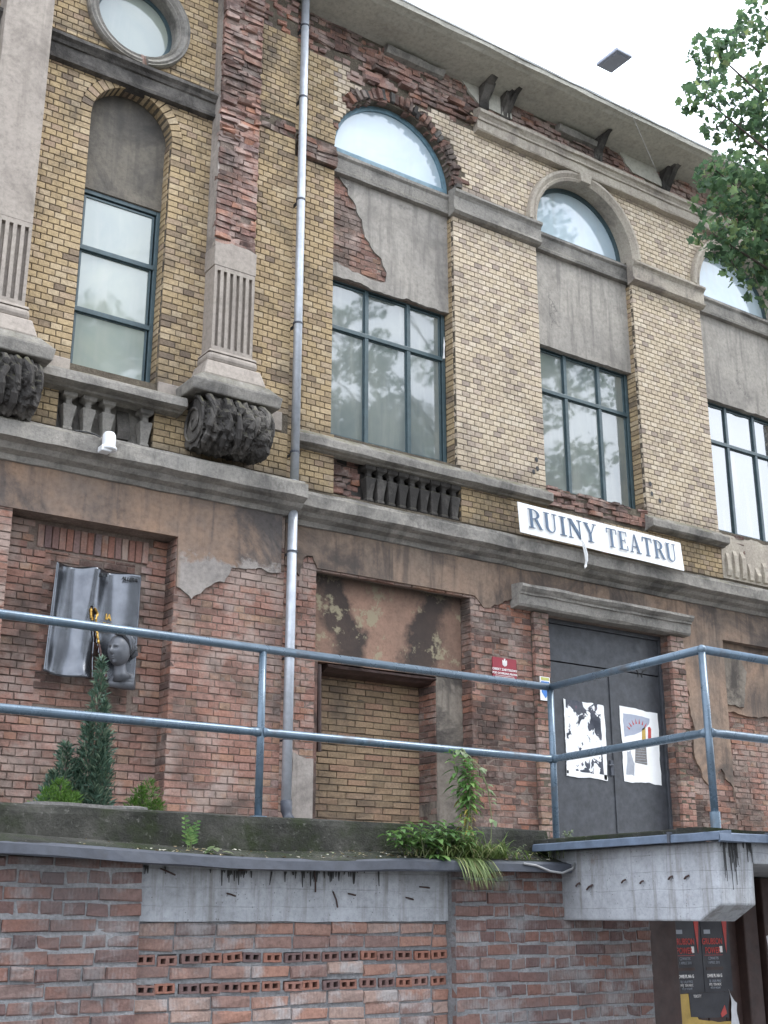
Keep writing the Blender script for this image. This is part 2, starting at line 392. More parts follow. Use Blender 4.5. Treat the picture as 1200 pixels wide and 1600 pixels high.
def glass_mat(name, a, b, coat=1.0, ior=1.9, ns=1.0):
    t = NT(name, rough=0.6, spec=0.2)
    c = t.mix(t.ramp(t.noise(0.9 * ns, 4, 0.6, 0.6), [(0.3, 0), (0.7, 1)]), a, b)
    c = t.mix(t.ramp(t.noise(3, 5, 0.6, 0.1, t.scale((2.2, 2.2, 0.25))), [(0.5, 0), (0.75, 0.3)]), c, (0.36, 0.36, 0.32))
    t.b.inputs['Coat Weight'].default_value = coat
    t.b.inputs['Coat IOR'].default_value = ior
    t.b.inputs['Coat Roughness'].default_value = 0.045
    n = t.N.new('ShaderNodeBump')
    n.inputs['Strength'].default_value = 0.10
    n.inputs['Distance'].default_value = 0.02
    t.link(t.noise(2.2, 2, 0.5), n.inputs['Height'])
    t.L.new(n.outputs[0], t.b.inputs['Coat Normal'])
    return t.out(c)


M['glass_main'] = glass_mat('dusty_window_glass', (0.12, 0.145, 0.145), (0.185, 0.205, 0.185), ior=2.05)
M['glass_pale'] = glass_mat('milky_window_glass', (0.20, 0.245, 0.235), (0.29, 0.32, 0.265), ior=1.95)
M['glass_lunette'] = glass_mat('sky_pale_lunette_glass', (0.33, 0.43, 0.50), (0.45, 0.53, 0.57))  # milky panes, with the mirrored sky's pale blue put into their colour
M['glass_dark'] = glass_mat('clear_window_glass', (0.04, 0.05, 0.055), (0.07, 0.08, 0.085), ior=2.9)


def leaf_mat(name, stops, trans=0.35):
    t = NT(name, rough=0.55, spec=0.35)
    c = t.ramp(t.rnd(), stops)
    c = t.mix(1.0, c, t.ramp(t.noise(1.2, 3), [(0.3, 0.75), (0.7, 1.2)]), 'MULTIPLY')
    tr = t.N.new('ShaderNodeBsdfTranslucent')
    t.L.new(c, tr.inputs[0])
    t.link(c, t.b.inputs['Base Color'])
    ms = t.N.new('ShaderNodeMixShader')
    ms.inputs[0].default_value = trans
    t.L.new(t.b.outputs[0], ms.inputs[1])
    t.L.new(tr.outputs[0], ms.inputs[2])
    t.L.new(ms.outputs[0], t.N['Material Output'].inputs[0])
    return t.m


M['leaf'] = leaf_mat('maple_leaf', [(0, (0.055, 0.095, 0.055)), (0.3, (0.085, 0.155, 0.08)), (0.7, (0.125, 0.215, 0.10)), (0.9, (0.18, 0.27, 0.12)), (1, (0.25, 0.30, 0.12))], 0.55)
M['leaf_dark'] = leaf_mat('background_leaf', [(0, (0.022, 0.04, 0.016)), (0.6, (0.045, 0.07, 0.026)), (1, (0.08, 0.095, 0.03))])
M['needle'] = leaf_mat('blue_green_needle', [(0, (0.03, 0.06, 0.04)), (0.6, (0.06, 0.11, 0.075)), (1, (0.12, 0.16, 0.10))], 0.15)
M['shrub'] = leaf_mat('bright_shrub_needle', [(0, (0.04, 0.09, 0.015)), (0.6, (0.075, 0.16, 0.025)), (1, (0.12, 0.21, 0.04))], 0.25)
M['weed'] = leaf_mat('weed_leaf', [(0, (0.055, 0.12, 0.035)), (0.6, (0.11, 0.22, 0.06)), (1, (0.19, 0.30, 0.09))])
M['weed_pale'] = leaf_mat('pale_weed_leaf', [(0, (0.13, 0.19, 0.09)), (0.6, (0.2, 0.27, 0.13)), (1, (0.3, 0.34, 0.22))])
M['weed_yellow'] = leaf_mat('yellowing_leaf', [(0, (0.22, 0.2, 0.04)), (0.6, (0.34, 0.28, 0.06)), (1, (0.3, 0.3, 0.1))])
M['grass'] = leaf_mat('grass_blade', [(0, (0.07, 0.11, 0.03)), (0.5, (0.12, 0.18, 0.05)), (0.85, (0.2, 0.25, 0.09)), (1, (0.33, 0.29, 0.15))])
M['stem'] = paint_mat('green_stem', (0.12, 0.14, 0.06), 0.7)
M['bark'] = mortar_mat('grey_bark', (0.05, 0.043, 0.036), (0.10, 0.085, 0.07), (0.16, 0.14, 0.12))
M['soil'] = mortar_mat('soil_and_litter', (0.03, 0.028, 0.02), (0.07, 0.062, 0.04), (0.12, 0.12, 0.07))
M['asphalt'] = mortar_mat('asphalt', (0.035, 0.035, 0.035), (0.05, 0.05, 0.05), (0.075, 0.073, 0.07))
M['paving'] = mortar_mat('paving_concrete', (0.16, 0.155, 0.15), (0.22, 0.21, 0.2), (0.28, 0.27, 0.25))
M['litter'] = leaf_mat('dry_litter', [(0, (0.16, 0.11, 0.06)), (0.4, (0.3, 0.24, 0.13)), (0.7, (0.5, 0.48, 0.42)), (1, (0.12, 0.15, 0.05))], 0.1)


# ------------------------------------------------------------------ mesh helper
class MB:
    def __init__(s):
        s.v, s.f, s.a, s.mi = [], [], [], []

    def add(s, vs, fs, val=0.0, mi=0):
        k = len(s.v)
        s.v.extend(vs)
        s.a.extend([val] * len(vs))
        for f in fs:
            s.f.append([i + k for i in f])
            s.mi.append(mi)

    def box(s, x0, x1, y0, y1, z0, z1, val=0.0, mi=0):
        vs = [(x, y, z) for z in (z0, z1) for y in (y0, y1) for x in (x0, x1)]
        s.add(vs, [(0, 1, 3, 2)[::-1], (4, 5, 7, 6), (0, 1, 5, 4), (2, 3, 7, 6)[::-1], (0, 2, 6, 4)[::-1], (1, 3, 7, 5)], val, mi)

    def prism(s, poly, y0, y1, holes=(), val=0.0, back=True, mi=0):
        """polygon in (x,z), front at y0, back at y1"""
        loops = [list(poly)] + [list(h) for h in holes]
        flat = [p for l in loops for p in l]
        tris = geometry.tessellate_polygon([[Vector((p[0], p[1], 0)) for p in l] for l in loops])
        n = len(flat)
        vs = [(p[0], y0, p[1]) for p in flat] + [(p[0], y1, p[1]) for p in flat]
        fs = []
        for a, b, c in tris:
            pa, pb, pc = flat[a], flat[b], flat[c]
            cr_ = (pb[0] - pa[0]) * (pc[1] - pa[1]) - (pb[1] - pa[1]) * (pc[0] - pa[0])
            if cr_ < 0:
                a, b, c = a, c, b
            fs.append((a, b, c))
            if back:
                fs.append((n + c, n + b, n + a))
        k = 0
        for l in loops:
            m = len(l)
            ar = sum(l[i][0] * l[(i + 1) % m][1] - l[(i + 1) % m][0] * l[i][1] for i in range(m))
            outer = (l is loops[0])
            for i in range(m):
                j = (i + 1) % m
                q = (k + i, n + k + i, n + k + j, k + j)
                if (ar > 0) != outer:
                    q = q[::-1]
                fs.append(q)
            k += m
        s.add(vs, fs, val, mi)

    def sweep_x(s, prof, x0, x1, step=0.12, wear=0.006, seed=0, val=0.0):
        """profile of (y,z) points, listed from wall round the front back to the wall"""
        n = max(1, int(abs(x1 - x0) / step))
        m = len(prof)
        vs = []
        for i in range(n + 1):
            x = x0 + (x1 - x0) * i / n
            for j, (y, z) in enumerate(prof):
                w = wear if 0 < j < m - 1 else 0
                q = noise.noise_vector(Vector((x * 3.1 + seed, j * 1.7 + y * 3, z * 2.0)))
                big = noise.noise(Vector((x * 0.9 + seed, j * 0.3, 5.0)))
                vs.append((x + (w * q[0] if 0 < i < n else 0), y + w * q[1] * 1.5 + w * big, z + w * q[2] * 1.5 + w * big))
        fs = []
        for i in range(n):
            for j in range(m - 1):
                a = i * m + j
                fs.append((a, a + m, a + m + 1, a + 1))
        tri = geometry.tessellate_polygon([[Vector((p[0], p[1], 0)) for p in prof]])
        for a, b, c in tri:
            fs.append((a, b, c))
            fs.append((n * m + c, n * m + b, n * m + a))
        s.add(vs, fs, val)

    def sweep_arc(s, prof, cx, cz, a0, a1, n=40, wear=0.0, seed=0):
        """profile of (r,y), swept from angle a0 to a1 in the x-z plane"""
        m = len(prof)
        vs, fs = [], []
        for i in range(n + 1):
            a = a0 + (a1 - a0) * i / n
            for j, (r, y) in enumerate(prof):
                q = noise.noise_vector(Vector((a * 4 + seed, j * 1.3, r)))
                rr = r + wear * q[0]
                vs.append((cx + rr * math.cos(a), y + wear * q[1], cz + rr * math.sin(a)))
        for i in range(n):
            for j in range(m):
                jj = (j + 1) % m
                fs.append((i * m + j, i * m + jj, (i + 1) * m + jj, (i + 1) * m + j))
        if abs(abs(a1 - a0) - 2 * math.pi) > 1e-3:
            fs.append(tuple(range(m)))
            fs.append(tuple(n * m + j for j in range(m))[::-1])
        s.add(vs, fs)

    def tube(s, pts, rad, sides=10, val=0.0, caps=True):
        pts = [Vector(p) for p in pts]
        if not hasattr(rad, '__len__'):
            rad = [rad] * len(pts)
        vs, fs = [], []
        for i, p in enumerate(pts):
            d = (pts[min(i + 1, len(pts) - 1)] - pts[max(i - 1, 0)]).normalized()
            u = d.cross(Vector((0, 0, 1)) if abs(d.z) < 0.9 else Vector((1, 0, 0))).normalized()
            w = d.cross(u)
            for k in range(sides):
                a = 2 * math.pi * k / sides
                q = p + (u * math.cos(a) + w * math.sin(a)) * rad[i]
                vs.append(tuple(q))
        for i in range(len(pts) - 1):
            for k in range(sides):
                kk = (k + 1) % sides
                fs.append((i * sides + k, i * sides + kk, (i + 1) * sides + kk, (i + 1) * sides + k))
        if caps:
            fs.append(tuple(range(sides))[::-1])
            fs.append(tuple((len(pts) - 1) * sides + k for k in range(sides)))
        s.add(vs, fs, val)

    def lathe(s, prof, cx, cy, sides=16, rot=0.0):
        """profile of (r,z)"""
        m = len(prof)
        vs, fs = [], []
        for r, z in prof:
            for k in range(sides):
                a = 2 * math.pi * k / sides + rot
                vs.append((cx + r * math.cos(a), cy + r * math.sin(a), z))
        for i in range(m - 1):
            for k in range(sides):
                kk = (k + 1) % sides
                fs.append((i * sides + k, i * sides + kk, (i + 1) * sides + kk, (i + 1) * sides + k))
        fs.append(tuple(range(sides))[::-1])
        fs.append(tuple((m - 1) * sides + k for k in range(sides)))
        s.add(vs, fs)

    def mesh(s, name, mats, smooth=False):
        me = bpy.data.meshes.new(name)
        me.from_pydata(s.v, [], s.f)
        for m_ in (mats if isinstance(mats, (list, tuple)) else [mats]):
            me.materials.append(m_)
        if any(s.mi):
            me.polygons.foreach_set('material_index', s.mi)
        at = me.attributes.new('bv', 'FLOAT', 'POINT')
        at.data.foreach_set('value', s.a)
        if smooth:
            me.polygons.foreach_set('use_smooth', [True] * len(me.polygons))
        me.update()
        return me

    def build(s, name, mat, parent=None, smooth=False, bevel=0.0, kind=None, label=None, loc=None, fix=True):
        me = s.mesh(name, mat, smooth)
        if fix:
            bm = bmesh.new()
            bm.from_mesh(me)
            bmesh.ops.recalc_face_normals(bm, faces=bm.faces)
            bm.to_mesh(me)
            bm.free()
        o = bpy.data.objects.new(name, me)
        COL.objects.link(o)
        if parent is not None:
            o.parent = parent
            o.matrix_parent_inverse = parent.matrix_world.inverted() if parent.type != 'EMPTY' else Matrix.Translation(-_wloc(parent))
        if bevel:
            b = o.modifiers.new('bevel', 'BEVEL')
            b.width = bevel
            b.segments = 2
            b.limit_method = 'ANGLE'
            b.angle_limit = R(40)
        if kind:
            o['kind'] = kind
        if label:
            o['label'] = label
        return o


def _wloc(o):
    v = Vector(o.location)
    while o.parent:
        o = o.parent
        v += o.location
    return v


def thing(name, label, cat, loc=(0, 0, 0), group=None):
    o = bpy.data.objects.new(name, None)
    o.empty_display_size = 0.2
    COL.objects.link(o)
    o.location = loc
    o['label'] = label
    o['category'] = cat
    if group:
        o['group'] = group
    return o


def tag(o, label, cat, group=None):
    o['label'] = label
    o['category'] = cat
    if group:
        o['group'] = group
    return o


def struct(o):
    o['kind'] = 'structure'
    return o


def inside(p, poly):
    x, y = p
    r = False
    n = len(poly)
    j = n - 1
    for i in range(n):
        xi, yi = poly[i]
        xj, yj = poly[j]
        if (yi > y) != (yj > y) and x < (xj - xi) * (y - yi) / (yj - yi) + xi:
            r = not r
        j = i
    return r


def ragged(pts, amp=0.05, step=0.05, seed=0.0):
    """pts: (x,z,flag); flag = the edge leaving this point is broken and uneven"""
    out = []
    n = len(pts)
    for i in range(n):
        x0, z0, fl = pts[i]
        x1, z1, _ = pts[(i + 1) % n]
        out.append((x0, z0))
        if fl:
            L = math.hypot(x1 - x0, z1 - z0)
            k = max(2, int(L / step))
            nx, nz = -(z1 - z0) / L, (x1 - x0) / L
            for j in range(1, k):
                t_ = j / k
                env = min(1, 4 * t_, 4 * (1 - t_))
                x, z = x0 + (x1 - x0) * t_, z0 + (z1 - z0) * t_
                d = amp * env * (noise.noise(Vector((x * 2.3 + seed, z * 2.3, seed))) * 1.3 + noise.noise(Vector((x * 9 + seed, z * 9, 3.0))) * 0.7)
                e = 0.3 * amp * noise.noise(Vector((x * 14, z * 14 + seed, 9.0)))
                out.append((x + nx * d + nz * e, z + nz * d - nx * e))
    return out


# ------------------------------------------------------------------ masonry
NOM = {'s': 0.25, 'h': 0.12}


def brick_geo(L, H, D, b, ero, rng):
    def j(k=1.0):
        return rng.gauss(0, ero * k)
    hl, hh = L / 2, H / 2
    vs = []
    for (sx, sz) in ((-1, -1), (1, -1), (1, 1), (-1, 1)):
        vs.append((sx * hl, D, sz * hh))
    for (sx, sz) in ((-1, -1), (1, -1), (1, 1), (-1, 1)):
        vs.append((sx * hl + j(0.5), b + abs(j(1.2)), sz * hh + j(0.5)))
    for (sx, sz) in ((-1, -1), (1, -1), (1, 1), (-1, 1)):
        vs.append((sx * (hl - b) + j(0.8), abs(j(1.2)), sz * (hh - b) + j(0.6)))
    fs = [(8, 9, 10, 11)]
    for i in range(4):
        k = (i + 1) % 4
        fs.append((4 + i, 4 + k, 8 + k, 8 + i))
        fs.append((i, k, 4 + k, 4 + i))
    return vs, fs


def row_intervals(x0, x1, holes, z):
    iv = [(x0, x1)]
    for h in holes:
        s = h(z)
        if not s:
            continue
        a, b = s
        nv = []
        for p, q in iv:
            if b <= p or a >= q:
                nv.append((p, q))
            else:
                if a > p:
                    nv.append((p, a))
                if b < q:
                    nv.append((b, q))
        iv = nv
    return iv


def rect_hole(a, b, z0, z1):
    return lambda z: (a, b) if z0 < z < z1 else None


def circ_hole(cx, cz, r, half=False):
    def f(z):
        d = z - cz
        if abs(d) >= r or (half and d < 0):
            return None
        w = math.sqrt(r * r - d * d)
        return (cx - w, cx + w)
    return f


def lay(pool, cls, Y, x0, x1, z0, z1, course=0.077, bond='cross', joint=0.011, holes=(), plasters=(), ero=0.002, jit=0.002, seed=1, face='y', X=None, dep=0.06, rot_j=0.004, bev=0.004, miss=0.0, vj=0.0):
    """lays bricks on a wall facing -y at depth Y, or (face='x') on a reveal facing -x at x = X with u running along y"""
    rng = random.Random(seed)
    i, z = 0, z0
    while z < z1 - 0.025:
        zt = min(z + course, z1)
        H = zt - z - joint
        zc = (z + zt) / 2
        if bond == 'header':
            pit, off, ty = 0.13, (0.065 if i % 2 else 0.0), 'h'
        elif bond == 'stretch':
            pit, off, ty = 0.26, (0.13 if i % 2 else 0.0) + rng.uniform(-.02, .02), 's'
        else:
            pit, off, ty = (0.26, 0.0, 's') if i % 2 == 0 else (0.13, 0.065, 'h')
        L0 = NOM[ty]
        j0 = pit - L0
        for a, b in row_intervals(x0, x1, holes, zc):
            k = math.floor((a - x0 - off) / pit) - 1
            while True:
                p = x0 + off + k * pit
                k += 1
                if p > b:
                    break
                q = p + L0
                pa, qa = max(p, a), min(q, b)
                if p < a and q - a < 0.06 or (p > a and p - L0 - 2 * j0 < a - 0 and False):
                    continue                      # a sliver: the next brick is cut longer instead
                if pa - a < 0.075 and pa > a + 1e-6:
                    pa = a
                if 0 < b - qa < 0.085:
                    qa = b
                if qa - pa < 0.035 or b - p < 0.06:
                    continue
                xc = (pa + qa) / 2
                kd = cls(xc, zc) if callable(cls) else cls
                if not kd or rng.random() < miss:
                    continue
                cov = False
                for pl in plasters:
                    if all(inside(c_, pl) for c_ in ((pa, z), (qa, z), (pa, zt), (qa, zt))):
                        cov = True
                        break
                if cov:
                    continue
                e, yj = ero, jit
                if isinstance(kd, tuple):
                    kd, e, yj = kd
                dy = rng.gauss(0, yj)
                dy = min(dy, 0.35 * yj) if yj < .015 else min(dy, 0.8 * yj)
                if face == 'y':
                    pos, rz = (xc, Y + dy, zc + rng.gauss(0, vj)), 0.0
                else:
                    pos, rz = (X + dy, Y + (xc - x0), zc + rng.gauss(0, vj)), -math.pi / 2
                pool.append(dict(k=kd, L=qa - pa, H=H, pos=pos, rot=(rng.gauss(0, rot_j), rng.gauss(0, rot_j), rz + rng.gauss(0, rot_j)), e=e, full=abs(qa - pa - L0) < 1e-4 and abs(H - (course - joint)) < 1e-4, ty=ty, D=dep, b=bev, f=face))
        z = zt
        i += 1


_cf = Vector((math.sin(R(34.52)) * math.cos(R(18.1)), math.cos(R(34.52)) * math.cos(R(18.1)), math.sin(R(18.1))))
_cr = Vector((math.cos(R(34.52)), -math.sin(R(34.52)), 0))
_cu = _cr.cross(_cf)


def in_view(p, mar=0.0):
    q = Vector(p) - Vector((0, 0, 1.6))
    w = q.dot(_cf)
    if w <= 0.1:
        return 0
    x, y = 1950 * q.dot(_cr) / w, 1950 * q.dot(_cu) / w
    if abs(x) < 600 + mar and abs(y) < 800 + mar:
        return w
    return 0


def flush_bricks(pool, name, parent, limit=300, hidden=lambda p: False):
    rng = random.Random(99)
    best = []
    for i, b in enumerate(pool):
        w = in_view(b['pos'])
        if b['full'] and w and b['f'] == 'y' and not hidden(b['pos']):
            best.append((-(b['L'] * b['H']) / (w * w), i))
    best.sort()
    chosen = set(i for _, i in best[:limit])
    kinds = sorted(set(b['k'] for b in pool))
    shared = {}
    off = Matrix.Translation(-_wloc(parent))
    rest = MB()
    for i, b in enumerate(pool):
        if i in chosen:
            key = (b['k'], b['ty'], round(b['H'], 4), round(b['e'], 4), rng.randrange(5))
            if key not in shared:
                mb = MB()
                mb.add(*brick_geo(b['L'], b['H'], b['D'], b['b'], b['e'], rng))
                shared[key] = mb.mesh(name, M[b['k']])
            o = bpy.data.objects.new(name, shared[key])
            o.location = b['pos']
            o.rotation_euler = b['rot']
            COL.objects.link(o)
            o.parent = parent
            o.matrix_parent_inverse = off
        else:
            vs, fs = brick_geo(b['L'], b['H'], b['D'], b['b'], b['e'], rng)
            rx, ry, rz = b['rot']
            cz, sz = math.cos(rz), math.sin(rz)
            px, py, pz = b['pos']
            w = []
            for x, y, z in vs:
                y2, z2 = y - rx * z, z + rx * y
                x2, z2 = x + ry * z2, z2 - ry * x
                w.append((px + cz * x2 - sz * y2, py + sz * x2 + cz * y2, pz + z2))
            rest.add(w, fs, rng.random(), kinds.index(b['k']))
    if rest.v:
        rest.build(name, [M[k] for k in kinds], parent, kind='stuff', fix=False)


def text(body, size, loc, mat, name, parent, rz=0.0, ext=0.001, align='CENTER', sx=1.0, tilt=0.0, bold=0.0):
    cu = bpy.data.curves.new(name, 'FONT')
    cu.body = body
    cu.size = size
    cu.extrude = ext
    cu.offset = bold
    cu.align_x = align
    cu.resolution_u = 3
    tmp = bpy.data.objects.new('tmp', cu)
    COL.objects.link(tmp)
    bpy.context.view_layer.update()
    me = bpy.data.meshes.new_from_object(tmp)
    bpy.data.objects.remove(tmp)
    bpy.data.curves.remove(cu)
    me.name = name
    me.materials.clear()
    me.materials.append(mat)
    me.transform(Matrix.Translation(loc) @ Matrix.Rotation(rz, 4, 'Z') @ Matrix.Rotation(R(90) , 4, 'X') @ Matrix.Rotation(tilt, 4, 'Z') @ Matrix.Diagonal((sx, 1, 1, 1)))
    o = bpy.data.objects.new(name, me)
    COL.objects.link(o)
    if parent is not None:
        o.parent = parent
        o.matrix_parent_inverse = Matrix.Translation(-_wloc(parent)) if parent.type == 'EMPTY' else Matrix.Identity(4)
    return o

# ================================================================== THE SETTING
YA, YL, YR = 12.0, 11.8, 6.7


def sheet(name, x0, x1, y0, y1, z, mat, t_=0.0):
    mb = MB()
    if t_:
        mb.box(x0, x1, y0, y1, z - t_, z)
    else:
        mb.add([(x0, y0, z), (x1, y0, z), (x1, y1, z), (x0, y1, z)], [(0, 1, 2, 3)])
    return struct(mb.build(name, M[mat]))


sheet('ground', -400, 400, -400, 400, -0.02, 'soil')
sheet('road', -120, 140, -9.0, -1.5, 0.0, 'asphalt', 0.015)
sheet('pavement', -120, 140, -1.5, 6.62, 0.12, 'paving', 0.13)
sheet('terrace', -3.0, 30.0, 7.25, 12.0, 2.10, 'paving', 2.05)

# ================================================================== THE BUILDING
B = thing('theatre_building', 'derelict brick theatre with arched windows, crumbling cornice and red brick ground floor', 'building', (8.0, 12.0, 0.0))
POOL, RED = [], []
BAYS = [7.47 + 3.47 * k for k in range(4)]
BW = 1.95
BR = BW / 2
SPR = 11.33


def arch_loop(x0, x1, z0, zs, n=28):
    cx, r = (x0 + x1) / 2, (x1 - x0) / 2
    pts = [(x0, z0), (x1, z0)]
    for i in range(n + 1):
        a = math.pi * i / n
        pts.append((cx + r * math.cos(a), zs + r * math.sin(a)))
    return pts


def circ_loop(cx, cz, r, n=40):
    return [(cx + r * math.cos(2 * math.pi * i / n), cz + r * math.sin(2 * math.pi * i / n)) for i in range(n)]


def rect(a, b, c, d):
    return [(a, c), (b, c), (b, d), (a, d)]


# core walls (the mortar beds that the bricks are laid on)
w = MB()
w.prism(rect(6.76, 20.3, 6.42, 13.45), 12.012, 12.65, [arch_loop(x, x + BW, 7.22, SPR) for x in BAYS[:3]] + [rect(7.52, 9.47, 6.46, 6.98)])
w.build('wall', M['mortar_dark'], B, fix=False)
w = MB()
w.prism(rect(0.0, 6.755, 6.42, 13.45), 11.812, 12.6, [arch_loop(4.09, 5.09, 7.2, 10.3), circ_loop(4.57, 11.8, 0.52), rect(4.0, 5.08, 6.44, 6.94)])
w.build('wall', M['mortar_dark'], B, fix=False)
w = MB()
w.prism(rect(6.76, 20.3, 0.0, 6.418), 12.0105, 12.9, [rect(7.30, 9.58, 2.0, 5.5), rect(10.82, 13.10, 2.0, 5.42), rect(14.25, 17.2, 2.0, 5.5)])
w.build('wall', M['mortar_red'], B, fix=False)
w = MB()
w.prism(rect(0.0, 6.755, 0.0, 6.418), 11.8105, 12.7, [rect(3.64, 5.43, 2.0, 5.5)])
w.build('wall', M['mortar_red'], B, fix=False)
w = MB()
w.box(-0.0, 20.3, 12.95, 24.0, 0.0, 13.3)
w.prism(rect(-0.01, 20.31, 13.46, 13.7), 12.3, 24.2)
w.build('rear_block', M['mortar_grey'], B)

# ---- cornice
w = MB()
w.sweep_x([(12.1, 13.20), (11.9, 13.235), (11.62, 13.265), (11.42, 13.30), (11.37, 13.325), (11.31, 13.335), (11.30, 13.40), (12.3, 13.68)], 6.86, 20.3, 0.16, 0.008, 3)
w.build('cornice', M['soffit'], B, fix=True)
w = MB()
w.sweep_x([(11.9, 13.23), (11.7, 13.24), (11.42, 13.27), (11.22, 13.30), (11.11, 13.335), (11.10, 13.40), (12.3, 13.68)], 0.0, 6.85, 0.16, 0.008, 5)
w.build('cornice', M['soffit'], B, fix=True)
w = MB()
w.sweep_x([(11.32, 13.405), (11.285, 13.40), (11.28, 13.425), (11.30, 13.435), (11.6, 13.49)], 6.86, 20.3, 0.3, 0.006, 8)
w.build('cornice_flashing', M['tin_pale'], B)
# what is left of the bed mould and of the brackets under the soffit
for a, b in ((8.25, 9.25), (11.45, 12.35)):
    w = MB()
    w.sweep_x([(12.05, 13.19), (11.93, 13.20), (11.88, 13.16), (11.92, 13.08), (12.05, 13.05)], a, b, 0.08, 0.012, a)
    w.build('bed_mould', M['stone'], B)
for i, (x, wd) in enumerate(((10.02, .16), (10.33, .10), (12.33, .10), (13.72, .12))):
    w = MB()
    for k in range(3):
        xx = x + 0.05 * k * (1 if i % 2 else -1)
        w.sweep_x([(12.03, 13.23), (11.80 - .07 * k, 13.255 + .005 * k), (11.86 - .05 * k, 13.17 + .02 * k), (11.95, 13.05 - .03 * k), (11.97, 12.90), (12.03, 12.84)], xx, xx + wd * (0.5 + .15 * k), 0.025, 0.03, i * 3 + k)
    w.build('bracket_stump', M['stone_dark'], B)

# ---- frieze band
w = MB()
w.sweep_x([(12.03, 12.83), (11.87, 12.78), (11.83, 12.755), (11.83, 12.70), (11.86, 12.68), (11.885, 12.64), (11.885, 12.61), (11.91, 12.60), (11.915, 12.475), (11.89, 12.455), (11.90, 12.43), (12.03, 12.41)], 9.83, 20.3, 0.14, 0.007, 11)
w.build('frieze_band', M['stone_light'], B, fix=True)

# ---- plaster areas, kept as polygons so that no brick is laid unseen behind them
PL_R = [ragged([(6.86, 6.14, 0), (6.86, 5.46, 1), (7.06, 5.36, 1), (7.16, 5.62, 1), (7.30, 5.49, 0), (9.58, 5.50, 1), (9.78, 5.36, 1), (10.12, 5.50, 1), (10.42, 5.62, 0), (10.42, 5.50, 0), (13.36, 5.46, 1), (13.40, 5.1, 1), (13.47, 3.75, 1), (13.76, 3.35, 1), (14.0, 3.62, 1), (14.23, 3.2, 0), (14.25, 5.50, 0), (20.3, 5.50, 0), (20.3, 6.14, 0)], 0.07, 0.045, 2.0)]
PL_C = [ragged([(7.02, 2.1, 0), (7.29, 2.1, 0), (7.29, 3.3, 1), (7.02, 3.36, 1)], 0.04, 0.04, 5.0)]
PL_L = [ragged([(0.0, 6.14, 0), (0.0, 5.5, 0), (3.64, 5.49, 0), (5.43, 5.5, 0), (5.44, 4.95, 1), (5.62, 4.84, 1), (5.85, 5.03, 1), (6.0, 5.08, 1), (6.08, 5.26, 1), (6.66, 5.29, 0), (6.70, 5.3, 0), (6.70, 6.14, 0)], 0.05, 0.04, 8.0)]
PL_K = [ragged([(9.35, 2.1, 0), (9.56, 2.1, 0), (9.56, 5.5, 0), (9.38, 5.5, 1)], 0.03, 0.05, 14.0)]


def plaster(polys, y, th, mat, name='plaster'):
    for p in polys:
        mb = MB()
        mb.prism(p, y - th, y + 0.01)
        mb.build(name, M[mat], B, fix=False)


plaster(PL_R, YA, 0.024, 'render_tan')
plaster(PL_C, YA, 0.02, 'render_grey')
plaster(PL_L, YL, 0.022, 'render_left')
# ---- upper bricks, right hand front
def n2(x, z, s=1.0, o=0.0):
    return noise.noise(Vector((x * s + o, z * s, o)))


C1 = (BAYS[0] + BR, SPR)


def broken(x, z):
    if x < 9.83:
        lim = 12.46 + 0.16 * n2(x, z, 2.2) - (0.10 if 7.7 < x < 9.1 else 0)
        if x < 7.75:
            lim = 12.62 + 0.08 * n2(x, z, 3.0)
        if z > lim:
            return True
    elif z > 12.80:
        return True
    d = math.hypot(x - C1[0], z - C1[1])
    a = math.degrees(math.atan2(z - C1[1], x - C1[0]))
    if 0 < a < 138 and d < 1.15 + 0.07 * n2(x, z, 4):
        return True
    if a >= 138 and d < 1.02:
        return True
    return False


def cls_up(x, z):
    if broken(x, z):
        return None
    if x < 7.5 and 10.88 < z < 11.27:
        return None
    if 7.18 < z < 7.3 and 10.94 < x < 12.9:
        return None
    if z < 6.98 and (10.0 < x < 12.9 and n2(x, z, 1.7) > 0.25):
        return 'red', 0.004, 0.006
    return 'facing' if x < 7.5 or z < 7.0 else 'facing_pale'


holes_up = [rect_hole(x, x + BW, 7.2, SPR) for x in BAYS[:3]] + [circ_hole(x + BR, SPR, BR + (0.0 if i == 0 else 0.1), True) for i, x in enumerate(BAYS[:3])] + [rect_hole(7.52, 9.47, 6.4, 7.2), rect_hole(10.94, 12.89, 6.95, 7.3), rect_hole(14.42, 16.36, 6.4, 7.2)]
lay(POOL, cls_up, YA, 6.86, 18.6, 6.45, 12.93, 0.077, 'header', 0.010, holes_up, ero=0.0012, jit=0.0014, seed=5)


def cls_top(x, z):
    if not broken(x, z):
        return None
    d = math.hypot(x - C1[0], z - C1[1])
    if d < 1.17 and z < 12.5:
        return ('dark_red', 0.012, 0.02)
    if x < 9.83:
        return ('red_rough', 0.009 if n2(x, z, 1.3, 4) < 0.1 else 0.014, 0.012 if z > 12.8 else 0.024)
    return ('red_rough', 0.007, 0.012)


lay(RED, cls_top, YA - 0.008, 6.86, 18.6, 11.33, 13.3, 0.077, 'cross', 0.011, [circ_hole(C1[0], C1[1], BR + 0.0, True)], seed=6, rot_j=0.03, miss=0.05, vj=0.004, dep=0.1)
# two or three courses of the broken band still jut out above the first arch
for zc, a, b, yy in ((12.72, 8.05, 9.75, 11.93), (12.64, 8.5, 9.8, 11.96), (12.55, 8.9, 9.83, 11.95), (12.80, 6.9, 8.1, 11.95), (12.50, 7.9, 8.45, 11.93)):
    lay(RED, lambda x, z: ('red_rough', 0.014, 0.03) if n2(x, z, 3.1, 7) > -0.15 else ('dark_red', 0.015, 0.03), yy, a, b, zc, zc + 0.077, 0.077, 'stretch', 0.012, seed=int(zc * 100), rot_j=0.05, dep=0.15)
